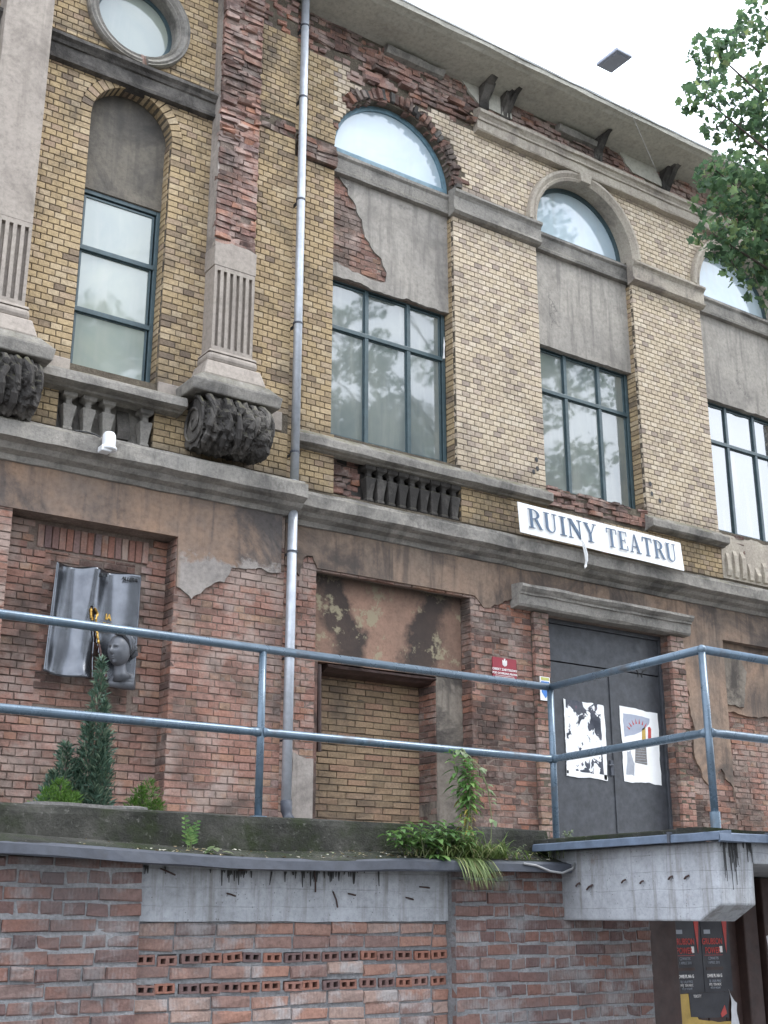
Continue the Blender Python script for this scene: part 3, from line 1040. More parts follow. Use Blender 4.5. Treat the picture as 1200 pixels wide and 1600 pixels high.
# the lump of rendered stone that is left at its broken end and two smears of plaster on the brick frieze
plaster([ragged([(9.95, 12.93, 0), (10.55, 12.93, 1), (10.42, 13.24, 0), (9.55, 13.24, 1)], 0.06, 0.04, 31)], YA, 0.03, 'soffit')
plaster([ragged([(13.05, 12.95, 0), (13.72, 12.93, 1), (13.6, 13.24, 0), (12.75, 13.24, 1)], 0.06, 0.04, 37)], YA, 0.03, 'soffit')

# rough brick and broken stone round the first arch
rr = random.Random(4)
for i in range(34):
    a = R(3 + i * 4.1)
    if i > 32:
        continue
    r0 = 0.995
    r1 = r0 + rr.uniform(0.10, 0.17)
    da = R(1.75)
    y0 = 11.96 + rr.uniform(-0.04, 0.03)
    mb = MB()
    pts = [(C1[0] + r * math.cos(q), C1[1] + r * math.sin(q)) for r, q in ((r0, a - da), (r0 + rr.uniform(0, .02), a + da), (r1, a + da * rr.uniform(.8, 1)), (r1 + rr.uniform(-.03, .03), a - da * rr.uniform(.8, 1)))]
    mb.prism(pts, y0, 12.2)
    mb.build('arch_brick', M['dark_red'] if rr.random() < 0.7 else M['stone_dark'], B, bevel=0.008)

# reveals: the side of each pier that faces the street's left end
for k, x in enumerate(BAYS[:3]):
    xr = x + BW
    lay(POOL, 'facing', YA + 0.062, 0.0, 0.16, 7.22, 10.9, 0.077, 'header', 0.010, ero=0.0012, jit=0.001, seed=40 + k, face='x', X=xr - .009)
# broken impost and the courses under window two
for zz in (10.93, 11.01, 11.09, 11.17):
    lay(RED, lambda x, z: ('dark_red', 0.012, 0.025), 11.94, 6.9, 7.48, zz, zz + 0.077, 0.077, 'stretch', 0.012, seed=int(zz * 10), rot_j=0.03, dep=0.12)
lay(RED, lambda x, z: ('red_rough', 0.008, 0.02) if n2(x, z, 2.5) > -0.4 else None, 11.985, 10.94, 12.89, 6.96, 7.24, 0.077, 'cross', 0.012, seed=77, rot_j=0.03, dep=0.15)
# shot holes in the piers, black discs stand in for their dark depth
for k, (x, z) in enumerate(((10.78, 7.58), (10.79, 7.45), (10.72, 7.39), (12.98, 7.67), (13.0, 7.52), (13.16, 7.44))):
    mb = MB()
    mb.lathe([(0.001, 0.0), (0.024, 0.0005), (0.03, 0.004), (0.001, 0.006)], 0, 0, 8)
    o = mb.build('bullet_hole', M['black'], B)
    o.data.transform(Matrix.Translation((x, 11.997, z)) @ Matrix.Rotation(R(90), 4, 'X') @ Matrix.Diagonal((1, 1.3, 1, 1)))

# ---- panels between the windows and the lunettes
for k, x in enumerate(BAYS[:3]):
    mb = MB()
    if k == 0:
        p = ragged([(x + BW + .02, 9.46, 0), (x + BW + .02, 11.0, 0), (x + 0.12, 11.0, 1), (x + 0.3, 10.72, 1), (x + 0.52, 10.42, 1), (x + 0.64, 10.12, 1), (x + 0.86, 9.85, 1), (x + 0.90, 9.62, 1), (x + 0.66, 9.58, 1), (x - 0.02, 9.66, 0), (x - .02, 9.46, 1)], 0.05, 0.04, 3)
        mb.prism(p, 12.13, 12.17)
        b2 = MB()
        b2.box(x - .02, x + BW + .02, 12.16, 12.5, 9.46, 11.0)
        b2.build('infill_wall', M['mortar_red'], B)
        lay(RED, ('red'), 12.148, x, x + 1.3, 9.62, 11.0, 0.077, 'cross', 0.01, plasters=[p], ero=0.005, jit=0.007, seed=9, rot_j=0.01, dep=0.02)
    else:
        mb.prism(ragged([(x - .02, 9.46, 1), (x + BW + .02, 9.46, 0), (x + BW + .02, 11.0, 0), (x - .02, 11.0, 0)], 0.02, 0.05, k), 12.13, 12.5)
    mb.build('panel', M['panel'], B, fix=False)
    mb = MB()
    mb.sweep_x([(12.3, 11.30), (12.10, 11.29), (12.04, 11.25), (12.04, 11.21), (12.07, 11.18), (12.08, 11.03), (12.05, 11.0), (12.06, 10.96), (12.2, 10.94)], x, x + BW, 0.12, 0.005, k)
    mb.build('panel_band', M['stone'], B)

# ---- impost mouldings on the piers
imp = [(12.05, 11.32), (11.90, 11.30), (11.87, 11.27), (11.87, 11.24), (11.905, 11.21), (11.92, 11.18), (11.925, 11.01), (11.90, 10.985), (11.90, 10.96), (11.94, 10.93), (12.05, 10.91)]
for k, (a, b) in enumerate(((9.38, 10.98), (12.85, 14.45), (16.32, 17.95))):
    mb = MB()
    mb.sweep_x(imp, a, b, 0.1, 0.006, 20 + k)
    mb.build('impost', M['stone_light' if k else 'stone'], B)
# ---- archivolts
for k in (1, 2):
    mb = MB()
    cx = BAYS[k] + BR
    mb.sweep_arc([(0.972, 12.2), (0.972, 11.955), (1.01, 11.935), (1.03, 11.95), (1.085, 11.915), (1.13, 11.92), (1.14, 11.95), (1.14, 12.04)], cx, SPR, 0.0, math.pi, 48, 0.003, k)
    mb.build('archivolt', M['stone_light'], B)
mb = MB()
mb.prism([(11.83, 12.30), (12.02, 12.30), (12.06, 12.47), (11.80, 12.47)], 11.885, 12.04)
mb.build('keystone', M['stone_light'], B, bevel=0.01)

# ---- sills
sil = [(12.05, 7.22), (11.92, 7.11), (11.86, 7.085), (11.85, 7.06), (11.85, 6.975), (11.88, 6.96), (11.93, 6.95), (11.95, 6.935), (12.05, 6.93)]
for k, (a, b) in enumerate(((6.93, 10.93), (12.83, 14.46), (16.3, 17.95))):
    mb = MB()
    mb.sweep_x(sil, a, b, 0.1, 0.008, 30 + k)
    mb.build('sill', M['stone'], B)
# ---- lower cornice, both sections
mb = MB()
mb.sweep_x([(12.05, 6.43), (11.86, 6.365), (11.775, 6.335), (11.765, 6.30), (11.71, 6.285), (11.70, 6.265), (11.70, 6.125), (11.735, 6.11), (11.80, 6.09), (11.84, 6.05), (11.92, 6.02), (11.95, 5.97), (12.05, 5.96)], 6.84, 20.3, 0.1, 0.008, 41)
mb.build('string_course', M['stone'], B)
mb = MB()
mb.sweep_x([(11.85, 6.45), (11.66, 6.385), (11.575, 6.355), (11.565, 6.325), (11.51, 6.31), (11.50, 6.29), (11.50, 6.135), (11.535, 6.12), (11.60, 6.10), (11.64, 6.05), (11.72, 6.02), (11.75, 5.97), (11.85, 5.96)], 0.0, 6.87, 0.1, 0.008, 43)
mb.build('string_course', M['stone'], B)


# ---- windows
def window(x0, x1, z0, z1, y, mull, tran, fmat, gmat, fw=0.055, mw=0.06, ft=0.05):
    mb = MB()
    mb.box(x0, x0 + fw, y, y + ft, z0, z1)
    mb.box(x1 - fw, x1, y, y + ft, z0, z1)
    mb.box(x0 + fw, x1 - fw, y + .001, y + ft - .001, z0, z0 + fw * 1.2)
    mb.box(x0 + fw, x1 - fw, y + .001, y + ft - .001, z1 - fw, z1)
    fr = mb.build('window', M[fmat], B, bevel=0.006)
    for m_ in mull:
        mb = MB()
        mb.box(m_ - mw / 2, m_ + mw / 2, y - .006, y + ft - .004, z0 + fw, z1 - fw * .9)
        mb.build('mullion', M[fmat], fr, bevel=0.006)
    for t_ in tran:
        mb = MB()
        mb.box(x0 + fw * .9, x1 - fw * .9, y - .012, y + ft - .006, t_ - mw / 2, t_ + mw / 2)
        mb.build('transom', M[fmat], fr, bevel=0.006)
    xs = [x0 + fw] + list(mull) + [x1 - fw]
    zs = [z0 + fw] + list(tran) + [z1 - fw]
    rg = random.Random(int(x0 * 100))
    for i in range(len(xs) - 1):
        for j in range(len(zs) - 1):
            mb = MB()
            e = 0.022
            a, b, c_, d = xs[i] + e, xs[i + 1] - e, zs[j] + e, zs[j + 1] - e
            tx, tz = rg.gauss(0, .0018), rg.gauss(0, .0018)
            mb.add([(a, y + .03 - tx, c_ ), (b, y + .03 + tx, c_), (b, y + .03 + tx + tz, d), (a, y + .03 - tx + tz, d), (a, y + .042, c_), (b, y + .042, c_), (b, y + .042, d), (a, y + .042, d)],
                   [(0, 1, 2, 3), (7, 6, 5, 4), (0, 4, 5, 1), (2, 6, 7, 3), (1, 5, 6, 2), (0, 3, 7, 4)])
            mb.build('pane', M[gmat], fr, fix=False)
            # inner casement rim
            mb = MB()
            for q in ((a - .004, a + .02, c_ , d), (b - .02, b + .004, c_, d), (a + .02, b - .02, c_ - .004, c_ + .02), (a + .02, b - .02, d - .02, d + .004)):
                mb.box(q[0], q[1], y + .016, y + .034, q[2], q[3])
            mb.build('pane_rim', M[fmat], fr)
    return fr


def lunette(cx, cz, r, y, fmat, gmat):
    mb = MB()
    mb.sweep_arc([(r - .07, y), (r - .07, y + .05), (r + .02, y + .05), (r + .02, y)], cx, cz, 0, math.pi, 40)
    mb.box(cx - r, cx + r, y + .001, y + .049, cz - .03, cz + .055)
    fr = mb.build('window', M[fmat], B)
    mb = MB()
    rr_ = r - .06
    mb.prism([(cx - rr_, cz + .04), (cx + rr_, cz + .04)] + [(cx + rr_ * math.cos(math.pi * i / 30), cz + rr_ * math.sin(math.pi * i / 30)) for i in range(2, 29)], y + .028, y + .04)
    mb.build('pane', M[gmat], fr, fix=False)


for k, x in enumerate(BAYS[:3]):
    window(x + 0.01, x + BW - 0.01, 7.24, 9.50, 12.22, (x + 0.66, x + 1.33), (8.79,), 'frame', 'glass_main' if k < 2 else 'glass_dark')
lunette(C1[0], SPR, BR, 12.13, 'frame_blue', 'glass_lunette')
lunette(BAYS[1] + BR, SPR, BR, 12.2, 'frame', 'glass_lunette')
lunette(BAYS[2] + BR, SPR, BR, 12.2, 'frame', 'glass_lunette')
for k, x in enumerate(BAYS[:3]):            # black sheets stand in for the unlit rooms behind
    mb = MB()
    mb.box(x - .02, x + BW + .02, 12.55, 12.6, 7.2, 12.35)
    mb.build('dark_room_sheet', M['black'], B)

# a strip of white film hanging loose at the edge of window one
mb = MB()
mb.prism(ragged([(9.345, 8.78, 1), (9.385, 8.80, 1), (9.39, 9.02, 1), (9.375, 9.12, 1), (9.36, 9.0, 1)], .012, .02, 6), 12.19, 12.196)
mb.build('loose_film', M['white'], B, fix=False)

# ---- balustrade recess under window one
def baluster(cx, y, z0, z1, wd=0.085, name='baluster', mat='stone_dark'):
    h = z1 - z0
    mb = MB()
    q = wd * 1.2
    mb.lathe([(q * r_, z0 + h * z_) for r_, z_ in ((.62, 0), (.62, .06), (.5, .08), (.62, .30), (.80, .52), (.86, .60), (.80, .64), (.42, .67), (.36, .78), (.5, .82), (.86, .86), (.90, .90), (.90, 1.0), (.2, 1.0))], cx, y, 4, R(45))
    return mb.build(name, M[mat], B, bevel=0.006)


mb = MB()
mb.box(7.50, 9.49, 12.17, 12.25, 6.42, 7.0)
mb.build('balustrade_back', M['stone_dark'], B)
lay(RED, ('red_rough', 0.012, 0.02), 12.14, 7.55, 7.98, 6.45, 6.98, 0.077, 'cross', 0.012, seed=88, rot_j=0.04)
for i in range(9):
    baluster(8.06 + i * 0.165, 12.07, 6.47, 6.945, .1)
# bay three: only the eroded stubs of its balustrade
mb = MB()
mb.prism(ragged([(14.42, 6.47, 0), (16.36, 6.47, 0), (16.36, 7.12, 1), (14.42, 7.16, 0)], 0.05, .05, 55), 11.995, 12.3)
mb.build('balustrade_back', M['stone_light'], B)
rr = random.Random(12)
for i in range(11):
    mb = MB()
    x = 14.5 + i * 0.165
    z1 = 6.95 + rr.uniform(-.2, .1)
    mb.sweep_x([(12.0, 6.5), (11.97, 6.52), (11.955, 6.6), (11.965, z1 - .1), (12.0, z1)], x, x + .085, .03, .014, i)
    mb.build('baluster_stub', M['stone_light'], B)
lay(RED, ('red_rough', 0.01, 0.02), 11.985, 14.45, 14.95, 6.9, 7.2, 0.077, 'cross', 0.012, seed=89, rot_j=0.04, miss=.2)

# ---- left section
def cls_left(x, z):
    if 6.97 < z < 7.24:
        return None
    if z > 12.55 + 0.1 * n2(x, z, 3):
        return 'red_rough', 0.014, 0.03
    if x > 6.12 and 11.02 < z < 11.22:
        return 'dark_red', 0.012, 0.02
    return 'facing'


lay(POOL, cls_left, YL, 0.6, 6.755, 6.45, 13.25, 0.077, 'header', 0.010, [rect_hole(4.09, 5.09, 7.2, 10.3), circ_hole(4.59, 10.3, 0.635, True), circ_hole(4.57, 11.8, 0.6), rect_hole(4.0, 5.08, 6.4, 6.95), rect_hole(5.62, 6.1, 7.1, 13.3), rect_hole(2.97, 3.48, 7.1, 13.3)], ero=0.0012, jit=0.0014, seed=15)
lay(POOL, 'facing', YL + 0.062, 0.0, 0.13, 7.22, 10.3, 0.077, 'header', 0.010, ero=0.001, jit=0.001, seed=16, face='x', X=5.081)
for i in range(21):                                       # voussoirs
    a = math.pi * (i + .5) / 21
    da = math.pi / 42 * 0.86
    mb = MB()
    mb.prism([(4.59 + r * math.cos(q), 10.3 + r * math.sin(q)) for r, q in ((.5, a - da), (.632, a - da), (.632, a + da), (.5, a + da))], 11.795, 11.98)
    mb.build('voussoir', M['facing'], B, bevel=0.005)
mb = MB()
mb.sweep_arc([(0.503, 11.812), (0.503, 11.99), (0.64, 11.99), (0.64, 11.812)], 4.59, 10.3, 0, math.pi, 24)
mb.build('arch_mortar', M['mortar_dark'], B)
mb = MB()
mb.prism([(4.08, 9.44), (5.10, 9.44), (5.10, 10.3)] + [(4.59 + .51 * math.cos(math.pi * i / 20), 10.3 + .51 * math.sin(math.pi * i / 20)) for i in range(21)] + [(4.08, 10.3)], 11.985, 12.1)
mb.build('tympanum', M['tympanum'], B, fix=False)
mb = MB()
mb.prism(ragged([(4.10, 9.445, 0), (5.08, 9.445, 0), (5.08, 9.58, 1), (4.10, 9.60, 0)], .025, .05, 4), 11.972, 11.99)
mb.build('plaster', M['tympanum'], B, fix=False)
window(4.095, 5.085, 7.2, 9.44, 11.99, (), (7.94, 8.70), 'frame', 'glass_pale', fw=.05)
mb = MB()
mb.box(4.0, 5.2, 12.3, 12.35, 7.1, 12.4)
mb.build('dark_room_sheet', M['black'], B)  # black sheet stands in for the unlit room
# oculus
mb = MB()
mb.sweep_arc([(0.50, 12.0), (0.50, 11.79), (0.52, 11.75), (0.545, 11.765), (0.57, 11.73), (0.60, 11.715), (0.62, 11.735), (0.64, 11.72), (0.652, 11.75), (0.652, 11.82), (0.6, 12.0)], 4.57, 11.8, R(-78), R(275), 56, .004, 1)
oc = mb.build('oculus', M['stone'], B)
mb = MB()
mb.sweep_arc([(0.455, 11.95), (0.455, 12.0), (0.51, 12.0), (0.51, 11.95)], 4.57, 11.8, 0, 2 * math.pi, 48)
mb.build('frame', M['frame'], oc)
mb = MB()
mb.prism(circ_loop(4.57, 11.8, .475), 11.97, 11.985)
mb.build('pane', M['glass_pale'], oc, fix=False)
for i in range(4):
    a = R(-83 + i * 6)
    mb = MB()
    mb.prism([(4.57 + r * math.cos(q), 11.8 + r * math.sin(q)) for r, q in ((.5, a - .045), (.5, a + .045), (.66, a + .045), (.64, a - .045))], 11.76 + .01 * i, 11.9)
    mb.build('arch_brick', M['red'], B, bevel=.008)
# string course between the pilasters
mb = MB()
mb.sweep_x([(11.85, 11.16), (11.70, 11.13), (11.66, 11.10), (11.66, 11.06), (11.70, 11.03), (11.72, 11.0), (11.74, 10.99), (11.745, 10.86), (11.72, 10.84), (11.73, 10.80), (11.85, 10.78)], 3.5, 5.6, .1, .005, 61)
mb.build('string_course', M['stone_dark'], B)
mb = MB()
mb.sweep_x([(11.85, 11.16), (11.70, 11.13), (11.66, 11.10), (11.66, 11.06), (11.72, 11.0), (11.745, 10.86), (11.72, 10.84), (11.73, 10.80), (11.85, 10.78)], 0.0, 2.96, .1, .005, 62)
mb.build('string_course', M['stone_dark'], B)
# stone course and window sill
for a, b in ((0.0, 4.085), (5.095, 6.66)):
    mb = MB()
    mb.sweep_x([(11.85, 7.235), (11.785, 7.23), (11.78, 7.22), (11.78, 7.0), (11.85, 6.98)], a, b, .15, .003, a)
    mb.build('stone_course', M['pilaster'], B)
mb = MB()
mb.sweep_x([(12.05, 7.21), (11.8, 7.12), (11.60, 7.02), (11.56, 7.0), (11.55, 6.97), (11.55, 6.90), (11.60, 6.885), (11.66, 6.875), (11.68, 6.86), (11.85, 6.85)], 3.55, 5.35, .1, .006, 63)
mb.build('sill', M['stone'], B)
mb = MB()
mb.box(3.98, 5.10, 11.95, 12.05, 6.45, 6.95)
mb.build('balustrade_back', M['stone'], B)
for i in (0, 1, 2, 4):
    baluster(4.115 + i * 0.215, 11.83, 6.44, 6.87, .10, mat='stone')
mb = MB()
mb.sweep_x([(11.95, 6.5), (11.9, 6.52), (11.88, 6.6), (11.91, 6.75), (11.95, 6.85)], 4.70, 4.84, .03, .02, 5)
mb.build('baluster_stub', M['stone_dark'], B)


# pilasters, each on a carved console
def taper(mb, z0, a0, b0, y0, z1, a1, b1, y1, yb=11.82):
    vs = [(a0, y0, z0), (b0, y0, z0), (b0, yb, z0), (a0, yb, z0), (a1, y1, z1), (b1, y1, z1), (b1, yb, z1), (a1, yb, z1)]
    mb.add(vs, [(3, 2, 1, 0), (4, 5, 6, 7), (0, 1, 5, 4), (1, 2, 6, 5), (2, 3, 7, 6), (3, 0, 4, 7)])


def console(cx, z_top, seed):
    x0, x1 = cx - 0.42, cx + 0.42
    cy, cz, ra = 11.56, z_top - 0.31, 0.272
    mb = MB()
    nx, na = 80, 56
    vs, fs = [], []
    for i in range(nx + 1):
        u = i / nx
        x = x0 + (x1 - x0) * u
        pinch = 1.0 - 0.10 * math.exp(-((u - .5) / .08) ** 2) - 0.04 * math.cos(u * math.pi * 2)
        for j in range(na + 1):
            a = R(85) + R(235) * j / na
            ph = 2.2 * noise.noise(Vector((x * 2.5 + seed, a * 1.1, 2)))
            lobe = abs(math.sin(u * math.pi * 4.0 + ph))
            vein = abs(math.sin(a * 4.5 + 3.0 * abs(u - .5) * 4 + ph))
            d = 0.03 * lobe + 0.03 * vein * lobe + 0.05 * noise.noise(Vector((x * 7 + seed, a * 2.6, 1))) + 0.035 * noise.noise(Vector((x * 17 + seed, a * 6, 4))) + .02 * noise.noise(Vector((x * 40, a * 14, seed)))
            r = (ra + d - 0.025) * pinch
            vs.append((x, cy + r * math.cos(a) * 1.02, cz + r * math.sin(a) * 1.08))
    m = na + 1
    for i in range(nx):
        for j in range(na):
            fs.append((i * m + j, i * m + j + 1, (i + 1) * m + j + 1, (i + 1) * m + j))
    fs.append(tuple(range(m))[::-1])
    fs.append(tuple(nx * m + j for j in range(m)))
    mb.add(vs, fs)
    mb.box(x0 + .03, x1 - .03, cy, 11.84, cz - ra * .9, z_top - 0.005)
    con = mb.build('console', M['stone_dark'], B, smooth=False)
    for xs in (x0 - .012, x1 + .012):
        sp = MB()
        pts, rad = [], []
        for k in range(48):
            a = R(100) + k * R(15)
            r = 0.27 * (1 - k / 52)
            pts.append((xs, cy + r * math.cos(a), cz + r * math.sin(a) * 1.08))
            rad.append(0.022 * (1 - k / 90))
        sp.tube(pts, rad, 6)
        sp.build('volute', M['stone_dark'], con)
    gk = random.Random(int(seed * 50))
    for k in range(9):
        lf = MB()
        lx = x0 + 0.09 + (k % 5) * (x1 - x0 - .18) / 4 + gk.uniform(-.05, .05)
        s0 = R(105 + 55 * (k // 5) + gk.uniform(-10, 15))
        pts = [(lx + gk.uniform(-.03, .03), cy + (ra + .03) * math.cos(s0 + q * R(17)), cz + (ra + .03) * 1.08 * math.sin(s0 + q * R(17))) for q in range(6)]
        lf.tube(pts, [.012, .028, .04, .034 + gk.uniform(0, .015), .03, .01], 7)
        lf.build('acanthus_leaf', M['stone_dark'], con)


def pilaster(cx, dz, broken_):
    hw = 0.26
    a, b = cx - hw, cx + hw
    yf = 11.55
    # smooth block above the flutes
    if broken_:
        mb = MB()
        taper(mb, 8.73 + dz, a - .01, b + .01, yf - .005, 8.99 + dz, a - .01, b + .01, yf - .005)
        root = mb.build('pilaster', M['pilaster'], B, bevel=.008)
        mb = MB()
        p = ragged([(a - .015, 8.985, 0), (b + .012, 8.985, 0), (b + .012, 9.02, 1), (a + .2, 9.06, 1), (a - .015, 9.03, 0)], .03, .04, 4)
        mb.prism(p, yf - .004, yf + .06)
        mb.build('plaster', M['pilaster'], root, fix=False)
        mb = MB()
        mb.box(a + .02, b - .02, yf + .045, 11.82, 8.99, 13.22)
        mb.build('pilaster_core', M['mortar_red'], root)
        mb = MB()
        mb.prism(ragged([(11.59, 8.99, 0), (11.82, 8.99, 0), (11.82, 13.2, 0), (11.66, 13.2, 1)], .025, .06, 7), a - .004, a + .018)
        o = mb.build('side_render', M['render_grey'], root, fix=True)
        # polygon was drawn in (y,z): turn it to face the left
        o.data.transform(Matrix(((0, 1, 0, 0), (1, 0, 0, 0), (0, 0, 1, 0), (0, 0, 0, 1))))
        lay(RED, lambda x, z: ('red_rough' if n2(x, z, 1.1, 3) > -.35 else 'dark_red', 0.009 if z < 10.4 else 0.014, 0.006 if z < 10.4 else 0.014), yf + .02, a, b, 9.02, 13.2, 0.077, 'cross', 0.011, seed=51, rot_j=0.03, dep=.1, miss=.02, vj=.003)
        for k in range(15):
            mb = MB()
            z = 10.3 + k * .18
            x = a + (0.02 if k % 2 else .2) + rr.uniform(0, .1)
            mb.sweep_x([(yf + .06, z), (yf - rr.uniform(-.01, .02), z + .015), (yf - rr.uniform(-.01, .03), z + .05), (yf + .06, z + .06)], x, x + rr.uniform(.12, .26), .04, .018, k)
            mb.build('broken_brick', M['red_rough'], root)
    else:
        mb = MB()
        taper(mb, 8.63 + dz, a, b, yf, 13.22, a, b, yf)
        root = mb.build('pilaster', M['pilaster'], B, bevel=.006)
    zt, zb = (8.73 + dz, 7.66 + dz)
    zt = zt if broken_ else 8.63 + dz
    # fluted lower drum
    mb = MB()
    slots = []
    n = 6
    for i in range(n):
        x = a + .055 + i * (2 * hw - .11) / (n - 1)
        slots.append(rect(x - .021, x + .021, zb + .06, zt - .055))
    mb.prism(rect(a, b, zb, zt - .002), yf, yf + .05, slots)
    mb.build('fluted_drum', M['pilaster'], root, fix=False)
    mb = MB()
    mb.box(a + .002, b - .002, yf + .048, 11.82, zb, zt - .003)
    mb.build('drum_core', M['pilaster'], root)
    mb = MB()
    taper(mb, zb - .035, a - .045, b + .045, yf - .045, zb - .001, a - .03, b + .03, yf - .03)
    mb.build('base_fillet', M['pilaster'], root, bevel=.006)
    mb = MB()
    taper(mb, zb - .155, a - .055, b + .055, yf - .055, zb - .036, a - .055, b + .055, yf - .055)
    mb.build('base_torus', M['pilaster'], root, bevel=.045)
    mb = MB()
    taper(mb, zb - .36, a - .13, b + .13, yf - .13, zb - .158, a - .075, b + .075, yf - .075)
    mb.build('base_plinth', M['pilaster'], root, bevel=.02)
    mb = MB()
    taper(mb, zb - .60, a - .28, b + .28, yf - .19, zb - .47, a - .30, b + .30, yf - .22)
    taper(mb, zb - .469, a - .29, b + .29, yf - .205, zb - .36, a - .15, b + .15, yf - .14)
    mb.build('base_slab', M['stone'], root, bevel=.015)
    console(cx, zb - .6, cx)


rr = random.Random(31)
pilaster(5.86, 0.0, True)
pilaster(3.22, -0.10, False)

# ---- lower left: recessed bay with a bricked up window
mb = MB()
mb.box(3.6, 5.47, 12.05, 12.2, 2.0, 5.55)
mb.build('niche_back', M['mortar_red'], B)
lay(RED, lambda x, z: None if (4.05 < x < 5.10 and 3.6 < z < 5.24) or (3.98 < x < 5.2 and 5.20 < z < 5.46) else ('red', .004, .006), 12.03, 3.64, 5.43, 2.1, 5.5, 0.077, 'cross', .011, seed=101, rot_j=.008)
lay(RED, ('dark_red', .004, .006), 12.036, 4.08, 5.07, 3.62, 5.2, 0.077, 'stretch', .011, seed=102, rot_j=.008)
for i in range(16):                                         # soldier course
    mb = MB()
    x = 3.99 + i * .0765
    mb.add(*brick_geo(.066, .235, .06, .006, .004, rr), val=rr.random())
    o = mb.build('brick', M['hollow' if i % 3 else 'red'], B, fix=False)
    o.data.transform(Matrix.Translation((x + .035, 12.024 + rr.uniform(-.006, .006), 5.335)))
lay(RED, lambda x, z: ('dark_red', .004, .004), YL + .005, 0, .235, 2.1, 5.5, .077, 'header', .011, seed=103, face='x', X=5.42)
lay(RED, lambda x, z: ('red', .0035, .005), YL, 5.43, 6.755, 2.1, 5.6, .0765, 'cross', .010, plasters=PL_L, seed=104, rot_j=.008)
lay(RED, lambda x, z: ('red', .0035, .005), YL, 0.8, 3.64, 2.1, 5.6, .0765, 'cross', .010, plasters=PL_L, seed=105, rot_j=.008)

# ---- lower right
def cls_low(x, z):
    if 9.5 < x < 10.9:
        return ('dark_red' if n2(x, z, 1.4, 2) > -.15 else 'red', .005, .007)
    if x > 13.3:
        return ('red' if n2(x, z, 1.2) > -.2 else 'dark_red', .005, .007)
    return ('red', .005, .007)


lay(RED, cls_low, YA, 6.86, 14.25, 2.1, 6.15, .0765, 'cross', .010, [rect_hole(7.3, 9.58, 2, 5.5), rect_hole(10.57, 13.37, 2, 5.5)], plasters=PL_R + PL_C, seed=106, rot_j=.01)
# niche
mb = MB()
mb.prism(rect(7.31, 9.57, 4.45, 5.53), 12.2, 12.62)
mb.build('niche_panel', M['render_niche'], B)
mb = MB()
mb.sweep_x([(12.5, 4.452), (12.23, 4.44), (12.19, 4.42), (12.2, 4.40), (12.26, 4.385), (12.3, 4.36), (12.5, 4.35)], 7.6, 9.17, .1, .008, 4)
mb.build('niche_lintel', M['brown'], B)
mb = MB()
mb.prism(ragged([(9.17, 2.0, 0), (9.58, 2.0, 0), (9.58, 4.46, 0), (9.17, 4.46, 1)], .012, .05, 3), 12.2, 12.62)
mb.build('niche_jamb', M['render_jamb'], B, fix=False)
mb = MB()
mb.box(7.31, 7.46, 12.2, 12.62, 2.0, 4.449)
mb.build('niche_jamb', M['dark_red'], B)
mb = MB()
mb.box(7.45, 9.18, 12.572, 12.63, 2.0, 4.46)
mb.build('niche_back', M['mortar_dark'], B)
lay(RED, ('niche', .004, .006), 12.555, 7.46, 9.17, 2.1, 4.44, .077, 'stretch', .011, seed=107, rot_j=.008)
lay(RED, ('dark_red', .004, .005), 12.21, 0, .345, 2.1, 4.40, .077, 'stretch', .011, seed=108, face='x', X=9.157)
lay(RED, ('dark_red', .004, .005), 12.005, 0, .19, 2.1, 5.47, .077, 'header', .011, seed=109, face='x', X=9.566)
mb = MB()
mb.tube([(7.52, 12.24, 3.42), (7.5, 12.24, 4.42)], .03, 8)
mb.build('rusty_pipe', M['brown'], B)
# right hand recess
mb = MB()
mb.box(14.2, 17.25, 12.15, 12.4, 2.0, 5.53)
mb.build('niche_back', M['mortar_red'], B)
plaster([ragged([(14.25, 4.52, 1), (14.9, 4.44, 1), (15.4, 4.5, 1), (17.2, 4.5, 0), (17.2, 5.5, 0), (14.25, 5.5, 0)], .05, .05, 44)], 12.13, .025, 'render_tan')
plaster([ragged([(14.26, 4.6, 1), (14.72, 4.56, 1), (14.85, 5.1, 1), (14.6, 5.4, 1), (14.26, 5.42, 0)], .05, .05, 46)], 12.105, .03, 'render_jamb')
lay(RED, ('red', .005, .007), 12.14, 14.25, 17.2, 2.1, 4.55, .077, 'cross', .011, seed=110, rot_j=.01)
lay(RED, ('red', .005, .007), YA, 17.2, 18.6, 2.1, 5.6, .077, 'cross', .011, seed=111, rot_j=.01)

# ---- doorway
for a, b, s_ in ((10.57, 10.82, 1), (13.10, 13.37, 2)):
    mb = MB()
    mb.box(a + .008, b - .008, 11.938, 12.1, 2.05, 5.42)
    mb.build('door_pier', M['mortar_dark'], B)
    lay(RED, lambda x, z: ('red' if n2(x * 2, z, 1.5, 9) > -.25 else 'dark_red', .004, .006), 11.93, a, b, 2.1, 5.42, .077, 'header', .011, seed=120 + s_, rot_j=.01, vj=.002)
lay(RED, ('dark_red', .004, .006), 11.992, 0, .19, 2.1, 5.42, .077, 'header', .011, seed=123, face='x', X=13.09)
lay(RED, ('dark_red', .004, .006), 11.935, 0, .06, 2.1, 5.42, .077, 'header', .011, seed=124, face='x', X=10.57)
mb = MB()
mb.sweep_x([(12.05, 5.74), (11.82, 5.725), (11.745, 5.70), (11.74, 5.665), (11.77, 5.63), (11.80, 5.61), (11.80, 5.585), (11.825, 5.58), (11.835, 5.46), (11.86, 5.43), (12.05, 5.42)], 10.24, 13.42, .08, .009, 71)
mb.build('door_lintel', M['stone'], B)
mb = MB()
mb.box(10.82, 13.10, 12.12, 12.22, 5.36, 5.42)
mb.box(10.82, 10.90, 12.12, 12.22, 2.1, 5.36)
mb.box(13.05, 13.10, 12.12, 12.22, 2.1, 5.36)
mb.box(10.82, 13.1, 12.3, 12.35, 2.0, 5.42)
